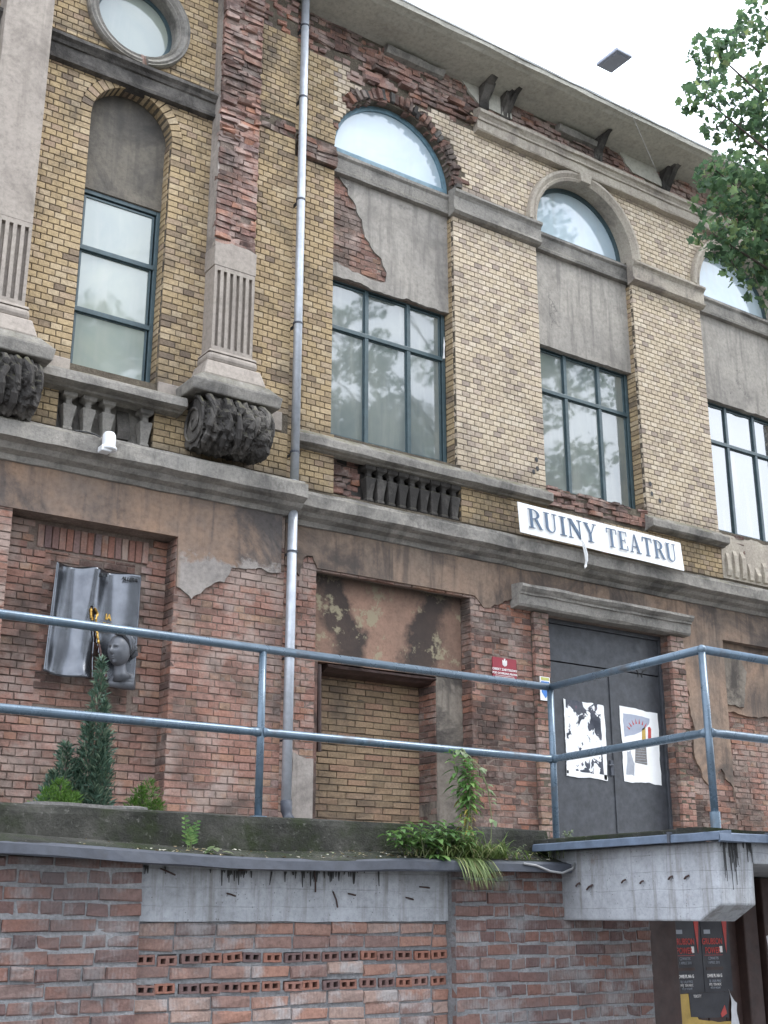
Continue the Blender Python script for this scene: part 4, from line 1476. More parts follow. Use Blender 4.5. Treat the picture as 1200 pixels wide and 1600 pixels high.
DR = mb.build('door', M['door'], B, bevel=.004)
mb = MB()
mb.box(10.903, 13.047, 12.15, 12.19, 4.86, 5.357)
mb.build('transom_panel', M['door'], DR, bevel=.004)
for a, b in ((10.903, 12.072), (12.09, 13.047)):
    mb = MB()
    mb.box(a, b, 12.155, 12.2, 2.12, 4.845)
    mb.build('door_leaf', M['door'], DR, bevel=.006)
mb = MB()
mb.box(12.066, 12.10, 12.142, 12.154, 2.12, 4.85)
mb.build('cover_strip', M['door'], DR, bevel=.003)
mb = MB()
mb.box(12.0, 12.05, 12.13, 12.154, 3.42, 3.62)
mb.tube([(12.02, 12.15, 3.55), (12.02, 12.10, 3.55), (11.93, 12.095, 3.545)], .011, 8)
mb.build('handle', M['tin_old'], DR)
for s_, xx in ((1, 12.55), (-1, 12.8)):                      # two painted hooks on the door head
    mb = MB()
    pts = [(xx + s_ * .09 * math.cos(R(a)), 12.148, 4.83 + .09 * math.sin(R(a))) for a in range(-20, 110, 10)]
    mb.tube(pts, [.004 + .006 * math.sin(i / 12 * 3.14) for i in range(len(pts))], 6)
    mb.build('painted_mark', M['black'], DR)

flush_bricks(POOL, 'facing_brick', B, 300)
flush_bricks(RED, 'brick', B, 300, hidden=lambda p: p[2] < 2.65)
#PART3

# ================================================================== THINGS ON THE FACADE
# ---- drainpipe
DP = thing('drainpipe', 'long zinc drainpipe running down the brick corner between the two facades', 'drainpipe', (6.82, 11.75, 2.1))
mb = MB()
mb.tube([(6.815, 11.74, z) for z in (2.78, 4.4, 6.4)], .055, 14)
mb.build('pipe', M['zinc'], DP, smooth=True)
mb = MB()
mb.tube([(6.82, 11.735, z) for z in (6.4, 9.0, 11.0, 13.25)], .052, 14)
mb.build('pipe', M['zinc'], DP, smooth=True)
mb = MB()
mb.tube([(6.815, 11.74, 2.80), (6.815, 11.735, 2.70), (6.82, 11.70, 2.62), (6.83, 11.64, 2.56)], [.062, .062, .06, .06], 14)
mb.build('elbow', M['tin_old'], DP, smooth=True)
for z in (3.45, 4.35, 5.55, 6.75, 8.4, 10.1, 11.6, 12.7):
    mb = MB()
    mb.tube([(6.818, 11.738, z - .012), (6.818, 11.738, z + .012)], .06, 14)
    mb.box(6.80, 6.835, 11.79, 11.99, z - .008, z + .008)
    mb.build('pipe_clamp', M['tin_old'], DP)

# ---- white lamp on the string course
FL = thing('outdoor_lamp', 'small white enamel lamp fixed to the string course above the memorial', 'lamp', (4.43, 11.46, 6.2))
mb = MB()
mb.lathe([(.02, 6.36), (.05, 6.355), (.066, 6.33), (.07, 6.28), (.068, 6.22), (.072, 6.20), (.085, 6.19), (.085, 6.165), (.06, 6.16)], 4.44, 11.43, 18)
mb.build('lamp_body', M['lamp_white'], FL, smooth=True)
mb = MB()
mb.box(4.35, 4.46, 11.38, 11.5, 6.135, 6.20)
mb.build('junction_box', M['lamp_white'], FL, bevel=.012)
mb = MB()
mb.tube([(4.36, 11.46, 6.3), (4.3, 11.49, 6.33), (4.22, 11.5, 6.34), (4.1, 11.51, 6.33)], .008, 6)
mb.build('lamp_wire', M['black'], FL)

# ---- white banner sign
GLY = {
    'I': (.42, [rect(.13, .28, .02, .98), rect(0, .41, 0, .045), rect(0, .41, .955, 1)]),
    'T': (.76, [rect(.30, .45, .02, .96), rect(.02, .73, .945, 1), rect(.02, .06, .74, .95), rect(.69, .73, .74, .95), rect(.2, .55, 0, .045)]),
    'E': (.70, [rect(.1, .25, .02, .98), rect(0, .62, .95, 1), rect(0, .64, 0, .05), rect(.24, .49, .48, .53), rect(.58, .62, .76, .96), rect(.60, .64, .04, .26), rect(.455, .49, .39, .62)]),
    'N': (.86, [rect(.10, .155, .02, .98), rect(.68, .735, 0, .98), [(.06, 1), (.73, 0), (.66, 0), (.58, .0 + .12), (.06, .92)], [(.06, 1), (.24, 1), (.735, .22), (.735, 0), (.66, 0)], rect(0, .27, 0, .045), rect(.56, .86, .955, 1), rect(0, .2, .955, 1)]),
    'Y': (.80, [[(.05, .98), (.22, .98), (.46, .44), (.32, .44)], [(.66, .98), (.715, .98), (.46, .44), (.41, .44)], rect(.32, .46, .02, .46), rect(0, .3, .955, 1), rect(.56, .82, .955, 1), rect(.2, .58, 0, .045)]),
    'A': (.84, [[(.07, .02), (.125, .02), (.41, 1), (.37, 1)], [(.55, .02), (.72, .02), (.44, 1), (.36, 1)], rect(.19, .56, .30, .345), rect(0, .23, 0, .045), rect(.47, .83, 0, .045)]),
    'U': (.82, [rect(.1, .25, .27, .98), rect(.62, .675, .27, .98), rect(0, .35, .955, 1), rect(.51, .80, .955, 1),
                [(.3875 + .2875 * math.cos(math.pi + math.pi * i / 14), .28 + .295 * math.sin(math.pi + math.pi * i / 14)) for i in range(15)] + [(.435 + .185 * math.cos(2 * math.pi - math.pi * i / 14), .28 + .235 * math.sin(2 * math.pi - math.pi * i / 14)) for i in range(15)]]),
    'R': (.80, [rect(.1, .25, .02, .98), rect(0, .35, 0, .045), rect(0, .28, .955, 1), [(.36, .50), (.52, .50), (.78, .02), (.62, .02)], rect(.62, .83, 0, .04),
                [(.25 + .42 * math.sin(math.pi * i / 14), .735 + .265 * math.cos(math.pi * i / 14)) for i in range(15)] + [(.25 + .27 * math.sin(math.pi - math.pi * i / 14), .735 + .225 * math.cos(math.pi - math.pi * i / 14)) for i in range(15)]]),
}
SG = thing('banner_sign', 'long white sign with blue letters RUINY TEATRU leaning on the string course', 'sign', (11.63, 11.62, 6.32))
SLOPE = -.0145
mb = MB()
nx = 16
vs, fs = [], []
for i in range(nx + 1):
    x = 10.12 + 3.03 * i / nx
    dz = SLOPE * (x - 10.12)
    yb = .006 * math.sin(i * .9)
    for z, y in ((6.335, 11.62), (6.755, 11.655)):
        for q in (0, .012):
            vs.append((x, y + yb + q, z + dz))
for i in range(nx):
    a = i * 4
    for f in ((0, 4, 6, 2), (1, 3, 7, 5), (2, 6, 7, 3), (0, 1, 5, 4)):
        fs.append(tuple(a + k for k in f))
fs += [(0, 2, 3, 1), tuple(nx * 4 + k for k in (0, 1, 3, 2))]
mb.add(vs, fs)
mb.build('sign_board', M['white'], SG)
H_ = .27


def sign_text(word, x, spread):
    for ch in word:
        wd, polys = GLY[ch]
        mb = MB()
        for p in polys:
            mb.prism([(x + px * H_ * spread, 6.425 + pz * H_ + SLOPE * (x - 10.12)) for px, pz in p], 11.606 + .0, 11.612, back=False)
        # lean with the board
        mb.v = [(a, b + (c_ - 6.335) * .083, c_) for a, b, c_ in mb.v]
        mb.build('letter', M['sign_blue'], SG, fix=False)
        x += (wd + .12) * H_ * spread


sign_text('RUINY', 10.27, 1.07)
sign_text('TEATRU', 11.66, .95)
mb = MB()
pts = [(11.16, 11.60, 6.40), (11.19, 11.60, 6.33), (11.21, 11.59, 6.2), (11.23, 11.6, 6.12), (11.225, 11.61, 6.05), (11.2, 11.6, 6.02)]
for s_ in (0, .018):
    mb.tube([(a + s_ * math.sin(i), b - s_, c_) for i, (a, b, c_) in enumerate(pts)], [.006, .01, .012, .012, .018, .01], 6)
tag(mb.build('ribbon', M['curtain']), 'torn white ribbon hanging from under the letter N of the banner', 'ribbon')

# ---- red plate with the eagle
RS = thing('red_notice', 'small dark red metal notice with white eagle and lettering on brick beside the doorway', 'notice', (10.08, 11.97, 4.5))
mb = MB()
mb.prism(rect(9.885, 10.275, 4.475, 4.745), 11.968, 11.98)
mb.build('plate', M['sign_red'], RS, fix=False)
mb = MB()
for p in ([(10.08, 4.635), (10.1, 4.65), (10.1, 4.70), (10.088, 4.725), (10.072, 4.725), (10.06, 4.70), (10.06, 4.65)],
          [(10.07, 4.66), (10.055, 4.72), (10.042, 4.715), (10.045, 4.66), (10.06, 4.645)], [(10.09, 4.66), (10.105, 4.645), (10.115, 4.66), (10.118, 4.715), (10.105, 4.72)], rect(10.068, 10.092, 4.726, 4.738)):
    mb.prism(p, 11.964, 11.9675, back=False)
mb.build('eagle_emblem', M['text_white'], RS, fix=False)
for s_, sz, z, b_ in (('OBIEKT ZABYTKOWY', .041, 4.582, .001), ('POD OCHRONĄ PRAWA', .036, 4.535, .001)):
    text(s_, sz, (10.08, 11.966, z), M['text_white'], 'lettering', RS, bold=b_)
for z, hw in ((4.515, .15), (4.498, .16), (4.485, .17)):
    mb = MB()
    mb.prism(rect(10.08 - hw, 10.08 + hw, z, z + .005), 11.9645, 11.967)
    mb.build('print_line', M['text_white'], RS)
# ---- sticker on the pier
BS = thing('blue_notice', 'small blue and white plastic notice on the brick pier left of the steel door', 'notice', (10.68, 11.9, 4.4))
mb = MB()
mb.prism(rect(10.60, 10.765, 4.255, 4.56), 11.896, 11.905)
mb.build('plate', M['white'], BS, fix=False)
mb = MB()
mb.prism([(10.62, 4.36), (10.682, 4.285), (10.745, 4.36), (10.745, 4.41), (10.62, 4.41)], 11.8925, 11.8955)
mb.prism(rect(10.615, 10.75, 4.46, 4.50), 11.8925, 11.8955)
mb.build('blue_print', M['sticker_blue'], BS, fix=False)
mb = MB()
mb.prism(rect(10.615, 10.75, 4.515, 4.552), 11.8925, 11.8955)
mb.build('yellow_print', M['sticker_green'], BS, fix=False)


# ---- posters on the door
def blot_mat():
    t = NT('poster_torn_to_black_scraps', rough=0.7)
    n = t.noise(9, 5, 0.62, 0.8, t.scale((1.0, 1.0, 0.75)))
    big = t.noise(3.0, 2, 0.5)
    f = t.ramp(t.math('ADD', n, t.math('MULTIPLY', t.math('SUBTRACT', big, 0.5), 0.9)), [(0.485, 0), (0.50, 1)])
    dark = t.ramp(t.noise(5, 3), [(0.35, (0.03, 0.035, 0.05)), (0.62, (0.085, 0.09, 0.11)), (0.7, (0.2, 0.09, 0.13))])
    c = t.mix(f, (0.80, 0.81, 0.82), dark)
    t.bump(f, 0.4, 0.004)
    return t.out(c)


PA = thing('poster', 'white poster torn into black scraps on the left leaf of the steel door', 'poster', (11.57, 12.15, 3.4))
mb = MB()
mb.prism(ragged([(11.225, 3.39, 1), (11.93, 3.36, 1), (11.935, 4.345, 1), (11.22, 4.365, 1)], .018, .03, 5), 12.146, 12.152)
mb.build('paper', blot_mat(), PA, fix=False)
mb = MB()
for p in ([(11.21, 3.37, 1), (11.94, 3.345, 1), (11.93, 3.42, 1), (11.22, 3.44, 1)], [(11.215, 3.4, 1), (11.25, 3.4, 1), (11.25, 4.36, 1), (11.215, 4.37, 1)], [(11.88, 3.36, 1), (11.93, 3.36, 1), (11.94, 4.33, 1), (11.885, 4.34, 1)]):
    mb.prism(ragged(p, .02, .03, 9), 12.143, 12.1455)
mb.build('paper_edge', M['white'], PA, fix=False)
PB = thing('poster', 'white poster half torn away over grey, red and yellow print on the right door leaf', 'poster', (12.6, 12.15, 3.4))
mb = MB()
mb.prism(ragged([(12.25, 3.36, 1), (12.955, 3.345, 1), (12.965, 4.33, 1), (12.24, 4.37, 1)], .02, .03, 15), 12.146, 12.152)
mb.build('paper', M['white'], PB, fix=False)
for nm, mt, poly, y in (('dark_print', 'lamp_grey', [(12.30, 3.95, 1), (12.55, 4.02, 1), (12.78, 4.16, 1), (12.80, 4.24, 1), (12.3, 4.27, 1)], 12.1445),
                        ('grey_print', 'text_gray', [(12.29, 3.45, 1), (12.44, 3.44, 1), (12.46, 3.6, 1), (12.40, 3.78, 1), (12.33, 3.76, 1)], 12.1445),
                        ('yellow_print', 'poster_yellow', [(12.62, 3.86, 0), (12.70, 3.86, 0), (12.71, 4.12, 1), (12.64, 4.08, 0)], 12.1445),
                        ('red_print', 'text_red', [(12.74, 3.86, 0), (12.80, 3.86, 0), (12.82, 4.10, 1), (12.76, 4.12, 0)], 12.1445),
                        ('cream_print', 'paving', [(12.47, 3.62, 0), (12.70, 3.60, 0), (12.70, 3.84, 1), (12.5, 3.88, 0)], 12.1447)):
    mb = MB()
    mb.prism(ragged(poly, .022, .025, hash(nm) % 7 if False else len(nm)), y, 12.1465)
    mb.build(nm, M[mt], PB, fix=False)
for k in range(7):
    a = R(150 - k * 16)
    mb = MB()
    cx, cz = 12.58 + .2 * math.cos(a), 3.98 + .17 * math.sin(a)
    d, n_ = (math.cos(a), math.sin(a)), (-math.sin(a), math.cos(a))
    mb.prism([(cx - n_[0] * .012, cz - n_[1] * .012), (cx + d[0] * .07, cz + d[1] * .07), (cx + n_[0] * .012, cz + n_[1] * .012)], 12.1425, 12.1445)
    mb.build('red_stroke', M['text_red'], PB, fix=False)
for k in range(6):
    mb = MB()
    mb.prism(rect(12.49, 12.69 - .01 * (k % 3), 3.63 + k * .036, 3.637 + k * .036), 12.1428, 12.1446)
    mb.build('print_line', M['text_gray'], PB, fix=False)

# ---- the metal memorial on the bricked up window
MP = thing('memorial_plaque', 'wavy brushed steel memorial sheet with gilded tear and cast head of a woman', 'memorial', (4.6, 11.95, 4.4))
PX0, PX1, PZ0, PZ1 = 4.14, 5.06, 3.86, 5.03


def sheet_y(u, v):
    """u to the right, v upwards, in 0..1"""
    y = -.085 * math.exp(-((u - .45 + .06 * (1 - v)) / .13) ** 2) * (.55 + .45 * abs(v - .45) * 2)
    y += .06 * math.exp(-((u - .24) / .13) ** 2) * (.25 + .75 * v)
    y += -.06 * math.exp(-(u / .07) ** 2) - .045 * math.exp(-((1 - u) / .22) ** 2)
    y += .06 * math.exp(-((u - .66) / .13) ** 2) * (.2 + .8 * v)
    y += -.05 * math.exp(-(v / .12) ** 2) * math.exp(-((u - .40) / .16) ** 2)
    y -= .03 * (1 - v) * math.exp(-((u - .15) / .2) ** 2)
    return 11.88 + y


def tear_edges(z):
    pts = ((3.80, 4.81), (4.082, 4.719), (4.271, 4.654), (4.367, 4.627), (4.511, 4.595), (4.60, 4.56), (4.70, 4.55))
    for (za, xa), (zb_, xb) in zip(pts, pts[1:]):
        if za <= z <= zb_:
            xr_ = xa + (xb - xa) * (z - za) / (zb_ - za)
            break
    else:
        xr_ = pts[-1][1]
    wob = .012 * noise.noise(Vector((z * 23, 1.0, 2.0)))
    xl_ = 4.545 + .055 * min(1, max(0, (4.62 - z) / .35))
    if z > 4.50:                                # a ragged hole at the head of the tear
        xr_ += .035 * math.exp(-((z - 4.56) / .035) ** 2)
        xl_ -= .012
    return xl_ + wob, xr_ + wob


nu, nv = 56, 48
mb = MB()
vs, fs = [], []
for j in range(nv + 1):
    for i in range(nu + 1):
        u, v = i / nu, j / nv
        tear = max(0.0, .52 - v) * 0.0
        x = PX0 + (PX1 - PX0) * u - .05 * (1 - v) * (1 - u)
        z = PZ0 + (PZ1 - PZ0) * v + .05 * (1 - u) * (1 - v) - .02 * math.sin(u * 6) * (1 - v) ** 3
        vs.append((x, sheet_y(u, v), z))
        vs.append((x, sheet_y(u, v) + .012, z))
m = nu + 1


def gone(u, v):
    """the tear that opens from the middle down to the lower edge beside the face"""
    x, z = PX0 + (PX1 - PX0) * u, PZ0 + (PZ1 - PZ0) * v
    a, b = tear_edges(z)
    return z < 4.61 and a < x < b


for j in range(nv):
    for i in range(nu):
        if gone((i + .5) / nu, (j + .5) / nv):
            continue
        a = (j * m + i) * 2
        b_, c_, d = a + 2, a + 2 * m + 2, a + 2 * m
        fs.append((a, b_, c_, d))
        fs.append((d + 1, c_ + 1, b_ + 1, a + 1))
        if i == 0 or gone((i - .5) / nu, (j + .5) / nv):
            fs.append((a, d, d + 1, a + 1))
        if i == nu - 1 or gone((i + 1.5) / nu, (j + .5) / nv):
            fs.append((b_, b_ + 1, c_ + 1, c_))
        if j == 0:
            fs.append((a, a + 1, b_ + 1, b_))
        if j == nv - 1 or gone((i + .5) / nu, (j + 1.5) / nv):
            fs.append((d, c_, c_ + 1, d + 1))
mb.add(vs, fs)
mb.build('steel_sheet', M['steel'], MP, smooth=True, fix=False)
for s_, z0, z1, mt in ((1, 4.61, 4.26, 'gold'), (1, 4.26, 3.93, 'hollow'), (0, 4.60, 4.48, 'gold'), (0, 4.48, 3.9, 'steel')):
    mb = MB()
    pts, rad = [], []
    for k in range(20):
        z = z0 + (z1 - z0) * k / 19
        x = tear_edges(z)[s_]
        u, v = (x - PX0) / (PX1 - PX0), (z - PZ0) / (PZ1 - PZ0)
        pts.append((x + .006 * (1 if s_ else -1), sheet_y(u, v) - .004, z))
        rad.append((.011 if mt != 'steel' else .007) * (.6 + .6 * abs(math.sin(k * 1.3))))
    mb.tube(pts, rad, 6)
    mb.build('torn_edge', M[mt], MP)
for s_, x, z, sz in (('IA', 4.715, 4.50, .085), ('EMVBION', 4.66, 4.425, .06)):
    text(s_, sz, (x, 11.815, z), M['gold'], 'gilded_lettering', MP, ext=.012, align='LEFT' if len(s_) > 2 else 'CENTER', tilt=R(-3), sx=.8, bold=.002)
for s_, x in (('LLIOT', 4.62), ('ALLERA', 4.93)):
    text(s_, .052, (x, 11.825, 4.945), M['engrave'], 'engraved_lettering', MP, ext=.01)
# head: an egg with brow, nose, eyes, mouth and chin, turned to the left
mb = MB()
HC = Vector((4.835, 11.755, 4.19))
yaw = R(-52)
fwd = Vector((math.sin(yaw), -math.cos(yaw), -.05)).normalized()
sid = fwd.cross(Vector((0, 0, 1))).normalized()
upv = sid.cross(fwd)
vs, fs = [], []
na, nb = 150, 120


def bump_(a, e, a0, e0, sa, se, h):
    return h * math.exp(-((a - a0) / sa) ** 2 - ((e - e0) / se) ** 2)


for j in range(nb + 1):
    e = -math.pi / 2 + math.pi * j / nb
    for i in range(na):
        a = -math.pi + 2 * math.pi * i / na
        d = fwd * (math.cos(e) * math.cos(a)) + sid * (math.cos(e) * math.sin(a)) + upv * math.sin(e)
        r = 1.0
        r += bump_(a, e, 0, -.16, .13, .15, .34) + bump_(a, e, 0, .03, .09, .16, .17)          # nose
        r += bump_(a, e, .28, .20, .24, .07, .08) + bump_(a, e, -.28, .20, .24, .07, .08)      # brows
        r -= bump_(a, e, .30, .06, .17, .09, .14) + bump_(a, e, -.30, .06, .17, .09, .14)      # sockets
        r += bump_(a, e, .30, .05, .08, .035, .05) + bump_(a, e, -.30, .05, .08, .035, .05)    # eyeballs
        r += bump_(a, e, 0, -.44, .17, .035, .10) + bump_(a, e, 0, -.55, .15, .04, .11)       # lips
        r -= bump_(a, e, 0, -.49, .19, .015, .03)
        r += bump_(a, e, 0, -.82, .24, .13, .14)                                                # chin
        r += bump_(a, e, .7, -.15, .25, .2, .04) + bump_(a, e, -.7, -.15, .25, .2, .04)
        p = Vector((d.dot(fwd) * .135, d.dot(sid) * .105, d.dot(upv) * .165)) * r
        vs.append(tuple(HC + fwd * p.x + sid * p.y + upv * p.z))
for j in range(nb):
    for i in range(na):
        k = (i + 1) % na
        fs.append((j * na + i, j * na + k, (j + 1) * na + k, (j + 1) * na + i))
mb.add(vs, fs)
mb.build('cast_head', M['head'], MP, smooth=True)
mb = MB()
mb.tube([(4.862, 11.775, 4.15), (4.865, 11.785, 4.05), (4.88, 11.80, 3.98), (4.90, 11.82, 3.93)], [.066, .058, .066, .11], 16)
mb.build('cast_neck', M['head'], MP, smooth=True)
mb = MB()
for k in range(3):
    mb.tube([(4.80 - k * .01, 11.84, 3.90 - .02 * k), (4.90, 11.82, 3.93 - .03 * k), (5.0, 11.82, 3.93 - .03 * k), (5.05, 11.85, 3.88 - .02 * k)], [.03, .055, .06, .03], 12)
mb.build('cast_shoulders', M['head'], MP, smooth=True)
for k in range(9):
    mb = MB()
    t0 = k / 8
    a0 = R(115 - 75 * t0)
    st = HC + Vector((.085 * math.cos(a0) + .01, -.06 + .05 * t0, .17 * math.sin(a0)))
    pts = [st + Vector((-.06 + .04 * t0, -.015, -.005)), st + Vector((.02, -.02, .008)), st + Vector((.075, 0, -.05 - .02 * k / 8)), st + Vector((.125 - .02 * t0, .02, -.13)), st + Vector((.10 - .05 * t0, .03, -.23 + .02 * k / 8))]
    mb.tube(pts, [.012, .034, .038, .034, .008], 8)
    mb.build('hair_lock', M['steel' if k % 3 == 0 else 'head'], MP, smooth=True)

# ---- lamp slung over the street
SL = thing('street_lamp', 'flat grey street lamp slung on a thin wire beyond the roof edge', 'lamp', (9.98, 9.33, 12.0))
mb = MB()
mb.box(9.845, 10.115, 9.14, 9.52, 12.0, 12.05)
mb.build('lamp_housing', M['lamp_grey'], SL, bevel=.012)
mb = MB()
mb.box(9.875, 10.085, 9.18, 9.48, 11.992, 11.999)
mb.build('diffuser', M['lamp_grey'], SL, bevel=.003)
mb = MB()
mb.tube([(13.75, 11.99, 13.0), (10.10, 9.5, 12.06)], .004, 5)
mb.tube([(9.86, 9.2, 12.06), (-6.0, -3.0, 11.2)], .004, 5)
mb.build('span_wire', M['cable'], SL)

# ================================================================== THE RETAINING WALL
RW = thing('retaining_wall', 'retaining wall of ribbed red brick and concrete under a mossy coping', 'wall', (4.0, 6.9, 0.0))
W1, W2 = 2.985, 5.175
mb = MB()
mb.box(-3.0, W1, YR + .012, 7.25, 0.0, 1.93)
K0 = 1.588
zh = [(K0 - 5 * .079, K0 - 4 * .079), (K0 - 3 * .079, K0 - 2 * .079)]
for za, zb_, yy in ((0.0, zh[0][0], .115), (zh[0][0], zh[0][1], .165), (zh[0][1], zh[1][0], .115), (zh[1][0], zh[1][1], .165), (zh[1][1], 1.93, .115)):
    mb.box(W1 + .001, W2 - .001, YR + yy, 7.25, za, zb_)
for za, zb_ in zh:
    for i in range(17):
        x = W1 + .085 + (i - .5) * .1355
        mb.box(max(W1 + .001, x - .0095), min(W2 - .001, x + .0095), YR + .111, YR + .17, za, zb_)
    mb.box(W1 + .001, W2 - .001, YR + .112, YR + .17, za, za + .013)
    mb.box(W1 + .001, W2 - .001, YR + .112, YR + .17, zb_ - .013, zb_)
mb.box(W2, 6.935, YR + .012, 7.25, 0.0, 1.93)
mb.build('wall_core', M['mortar_grey'], RW)
WP = []


def wlay(x0, x1, z0, z1, bond, seed, y=YR, course=.082, cls='wall_brick', **k):
    lay(WP, cls, y, x0, x1, z0, z1, course, bond, .018, seed=seed, ero=.005, jit=.006, rot_j=.012, bev=.006, vj=.004, **k)


wlay(0.4, W1, .22, 1.925, 'cross', 201)
wlay(W2, 6.93, .22, 1.925, 'cross', 202)
K0 = 1.588
for k in range(16):
    z = K0 - (k + 1) * .079
    if k in (2, 4):
        continue
    lay(WP, 'wall_pale', YR + .10, W1 + .002, W2 - .002, z, z + .079, .079, 'stretch', .015, seed=300 + k, ero=.0055, jit=.007, rot_j=.016, bev=.006, vj=.0045, miss=.01)
lay(WP, 'wall_brick', YR + .01, 0, .10, .22, 1.925, .082, 'header', .017, seed=205, face='x', X=W2, ero=.003, jit=.003)
flush_bricks(WP, 'brick', RW, 300)
# two courses of hollow bricks laid end-on
hb = []
for v_ in range(4):
    g = random.Random(v_)
    xs = [-.06, -.041 + g.uniform(-.004, .004), -.010, .012, .043 + g.uniform(-.004, .004), .06]
    zs = [-.027, -.0135 + g.uniform(-.003, .002), .0135, .026]
    mb = MB()
    vs, fs = [], []
    for y in (0.0, .055):
        for z in zs:
            for x in xs:
                vs.append((x + g.gauss(0, .0015), y, z + g.gauss(0, .001)))
    for j in range(3):
        for i in range(5):
            a = j * 6 + i
            if j == 1 and i in (1, 3):
                fs.append((24 + a, 24 + a + 1, 24 + a + 7, 24 + a + 6))
                fs += [(a, 24 + a, 24 + a + 6, a + 6), (a + 1, a + 7, 24 + a + 7, 24 + a + 1), (a, a + 1, 24 + a + 1, 24 + a), (a + 6, 24 + a + 6, 24 + a + 7, a + 7)]
            else:
                fs.append((a, a + 1, a + 7, a + 6))
    fs += [(0, 24, 29, 5), (18, 23, 47, 42), (0, 18, 42, 24), (5, 29, 47, 23)]
    mb.add(vs, fs, 0.0)
    me = mb.mesh('hollow_brick', [M['hollow'], M['black']])
    idx = [1 if all(i >= 24 for i in p.vertices) else 0 for p in me.polygons]  # hole bottoms painted black for the dark inside the brick
    me.polygons.foreach_set('material_index', idx)
    hb.append(me)
for k in (2, 4):
    for i in range(16):
        o = bpy.data.objects.new('hollow_brick', rr.choice(hb))
        x = W1 + .085 + i * .1355
        if x > W2 - .05:
            continue
        o.location = (x + rr.gauss(0, .006), YR + .102 + rr.gauss(0, .004), K0 - (k + .5) * .079 + rr.gauss(0, .003))
        o.rotation_euler = (0, rr.gauss(0, .03), rr.gauss(0, .04))
        COL.objects.link(o)
        o.parent = RW
        o.matrix_parent_inverse = Matrix.Translation(-_wloc(RW))
# concrete beam under the coping
mb = MB()
mb.prism(ragged([(W1 + .002, K0 + .004, 1), (W2 - .002, K0 + .004, 0), (W2 - .002, 1.92, 0), (W1 + .002, 1.92, 0)], .008, .06, 3), YR + .085, YR + .2)
mb.build('concrete_beam', M['concrete'], RW, fix=False)
for i, (x, z, l, a) in enumerate(((3.17, 1.86, .05, -20), (3.58, 1.74, .03, -15), (3.66, 1.88, .04, 5), (4.15, 1.83, .07, -85), (4.30, 1.72, .05, -70), (4.42, 1.75, .028, -10), (4.86, 1.73, .03, -12), (4.98, 1.80, .04, -4))):
    mb = MB()
    dx, dz = math.cos(R(a)) * l, math.sin(R(a)) * l
    mb.tube([(x - dx, YR + .08, z - dz), (x, YR + .07, z), (x + dx, YR + .078, z + dz)], .005, 6)
    mb.build('rusty_wire', M['brown'], RW)


# parapet and weathered coping
def sag(o):
    for v_ in o.data.vertices:
        v_.co.z -= .030 * math.exp(-((v_.co.x - 3.75) / .8) ** 2) - .022 * math.exp(-((v_.co.x - 2.0) / .7) ** 2)


mb = MB()
mb.sweep_x([(7.27, 2.0), (7.27, 2.20), (7.22, 2.208), (6.90, 2.206), (6.865, 2.195), (6.855, 2.16), (6.85, 2.0)], -3.0, 6.12, .08, .008, 5)
mb.build('parapet', M['parapet'], RW)
mb = MB()
mb.sweep_x([(6.9, 2.035), (6.72, 2.005), (6.60, 1.972), (6.565, 1.957), (6.562, 1.915), (6.70, 1.912), (6.9, 1.91)], -3.0, 6.05, .08, .008, 6)
sag(mb.build('coping', M['parapet'], RW))
mb = MB()
mb.sweep_x([(6.60, 1.974), (6.566, 1.963), (6.545, 1.956), (6.541, 1.905), (6.552, 1.899), (6.561, 1.908)], -3.0, 6.05, .1, .005, 9)
sag(mb.build('coping_flashing', M['tin_old'], RW))
mb = MB()
g = random.Random(3)
for i in range(70):                                           # tar drips below the flashing
    x = g.choice((3.0, 4.05, 4.18, 4.4, 3.6, 2.9)) + g.gauss(0, .12)
    l = abs(g.gauss(0, .035)) + .01
    z = 1.905 - .033 * math.exp(-((x - 3.75) / .8) ** 2) + .002
    if x < W1:
        continue
    mb.tube([(x, YR + .079, z), (x + g.gauss(0, .003), YR + .079, z - l)], [.006, .002], 5)
o = mb.build('tar_drips', M['black'], RW)
o['kind'] = 'stuff'
# litter and moss tufts lying on the coping
mb = MB()
for i in range(420):
    x = g.uniform(2.0, 6.0)
    t_ = g.random()
    y, z = 6.60 + .24 * t_, 1.975 + .052 * t_ - .035 * math.exp(-((x - 3.75) / .8) ** 2)
    s_ = g.uniform(.004, .013)
    a = g.uniform(0, 6.28)
    mb.add([(x + s_ * math.cos(a + q_) * (1.6 if q_ in (0, 3.14) else .7), y + s_ * math.sin(a + q_), z + g.uniform(.002, .012)) for q_ in (0, 1.57, 3.14, 4.71)], [(0, 1, 2, 3)], g.random())
o = mb.build('leaf_litter', M['litter'], RW, fix=False)
o['kind'] = 'stuff'

# ---- concrete landing that juts out in front of the door
PF = thing('concrete_landing', 'pale concrete landing jutting out before the steel door with blue edge flashing', 'landing', (7.5, 6.0, 1.6))
mb = MB()
prof = [(7.24, 1.60), (5.40, 1.592), (5.225, 1.685), (5.215, 2.05), (7.24, 2.06)]
vs = [(6.10 - (7.0 - y) * .058, y, z) for y, z in prof] + [(6.42 - (7.0 - y) * .058, y, z) for y, z in prof]
vs = [(x + (.03 if y > 6.5 else 0), y, z) for x, y, z in vs]
mb.add(vs, [(4, 3, 2, 1, 0), (5, 6, 7, 8, 9)] + [(i, (i + 1) % 5, 5 + (i + 1) % 5, 5 + i) for i in range(5)])
mb.build('side_beam', M['concrete'], PF, bevel=.012)
mb = MB()
mb.box(6.34, 14.5, 5.235, 7.24, 1.925, 2.055)
mb.build('slab', M['concrete'], PF, bevel=.01)
mb = MB()
mb.sweep_x([(5.5, 2.07), (5.28, 2.07), (5.27, 2.13), (5.5, 2.14)], 5.97, 14.5, .1, .005, 12)
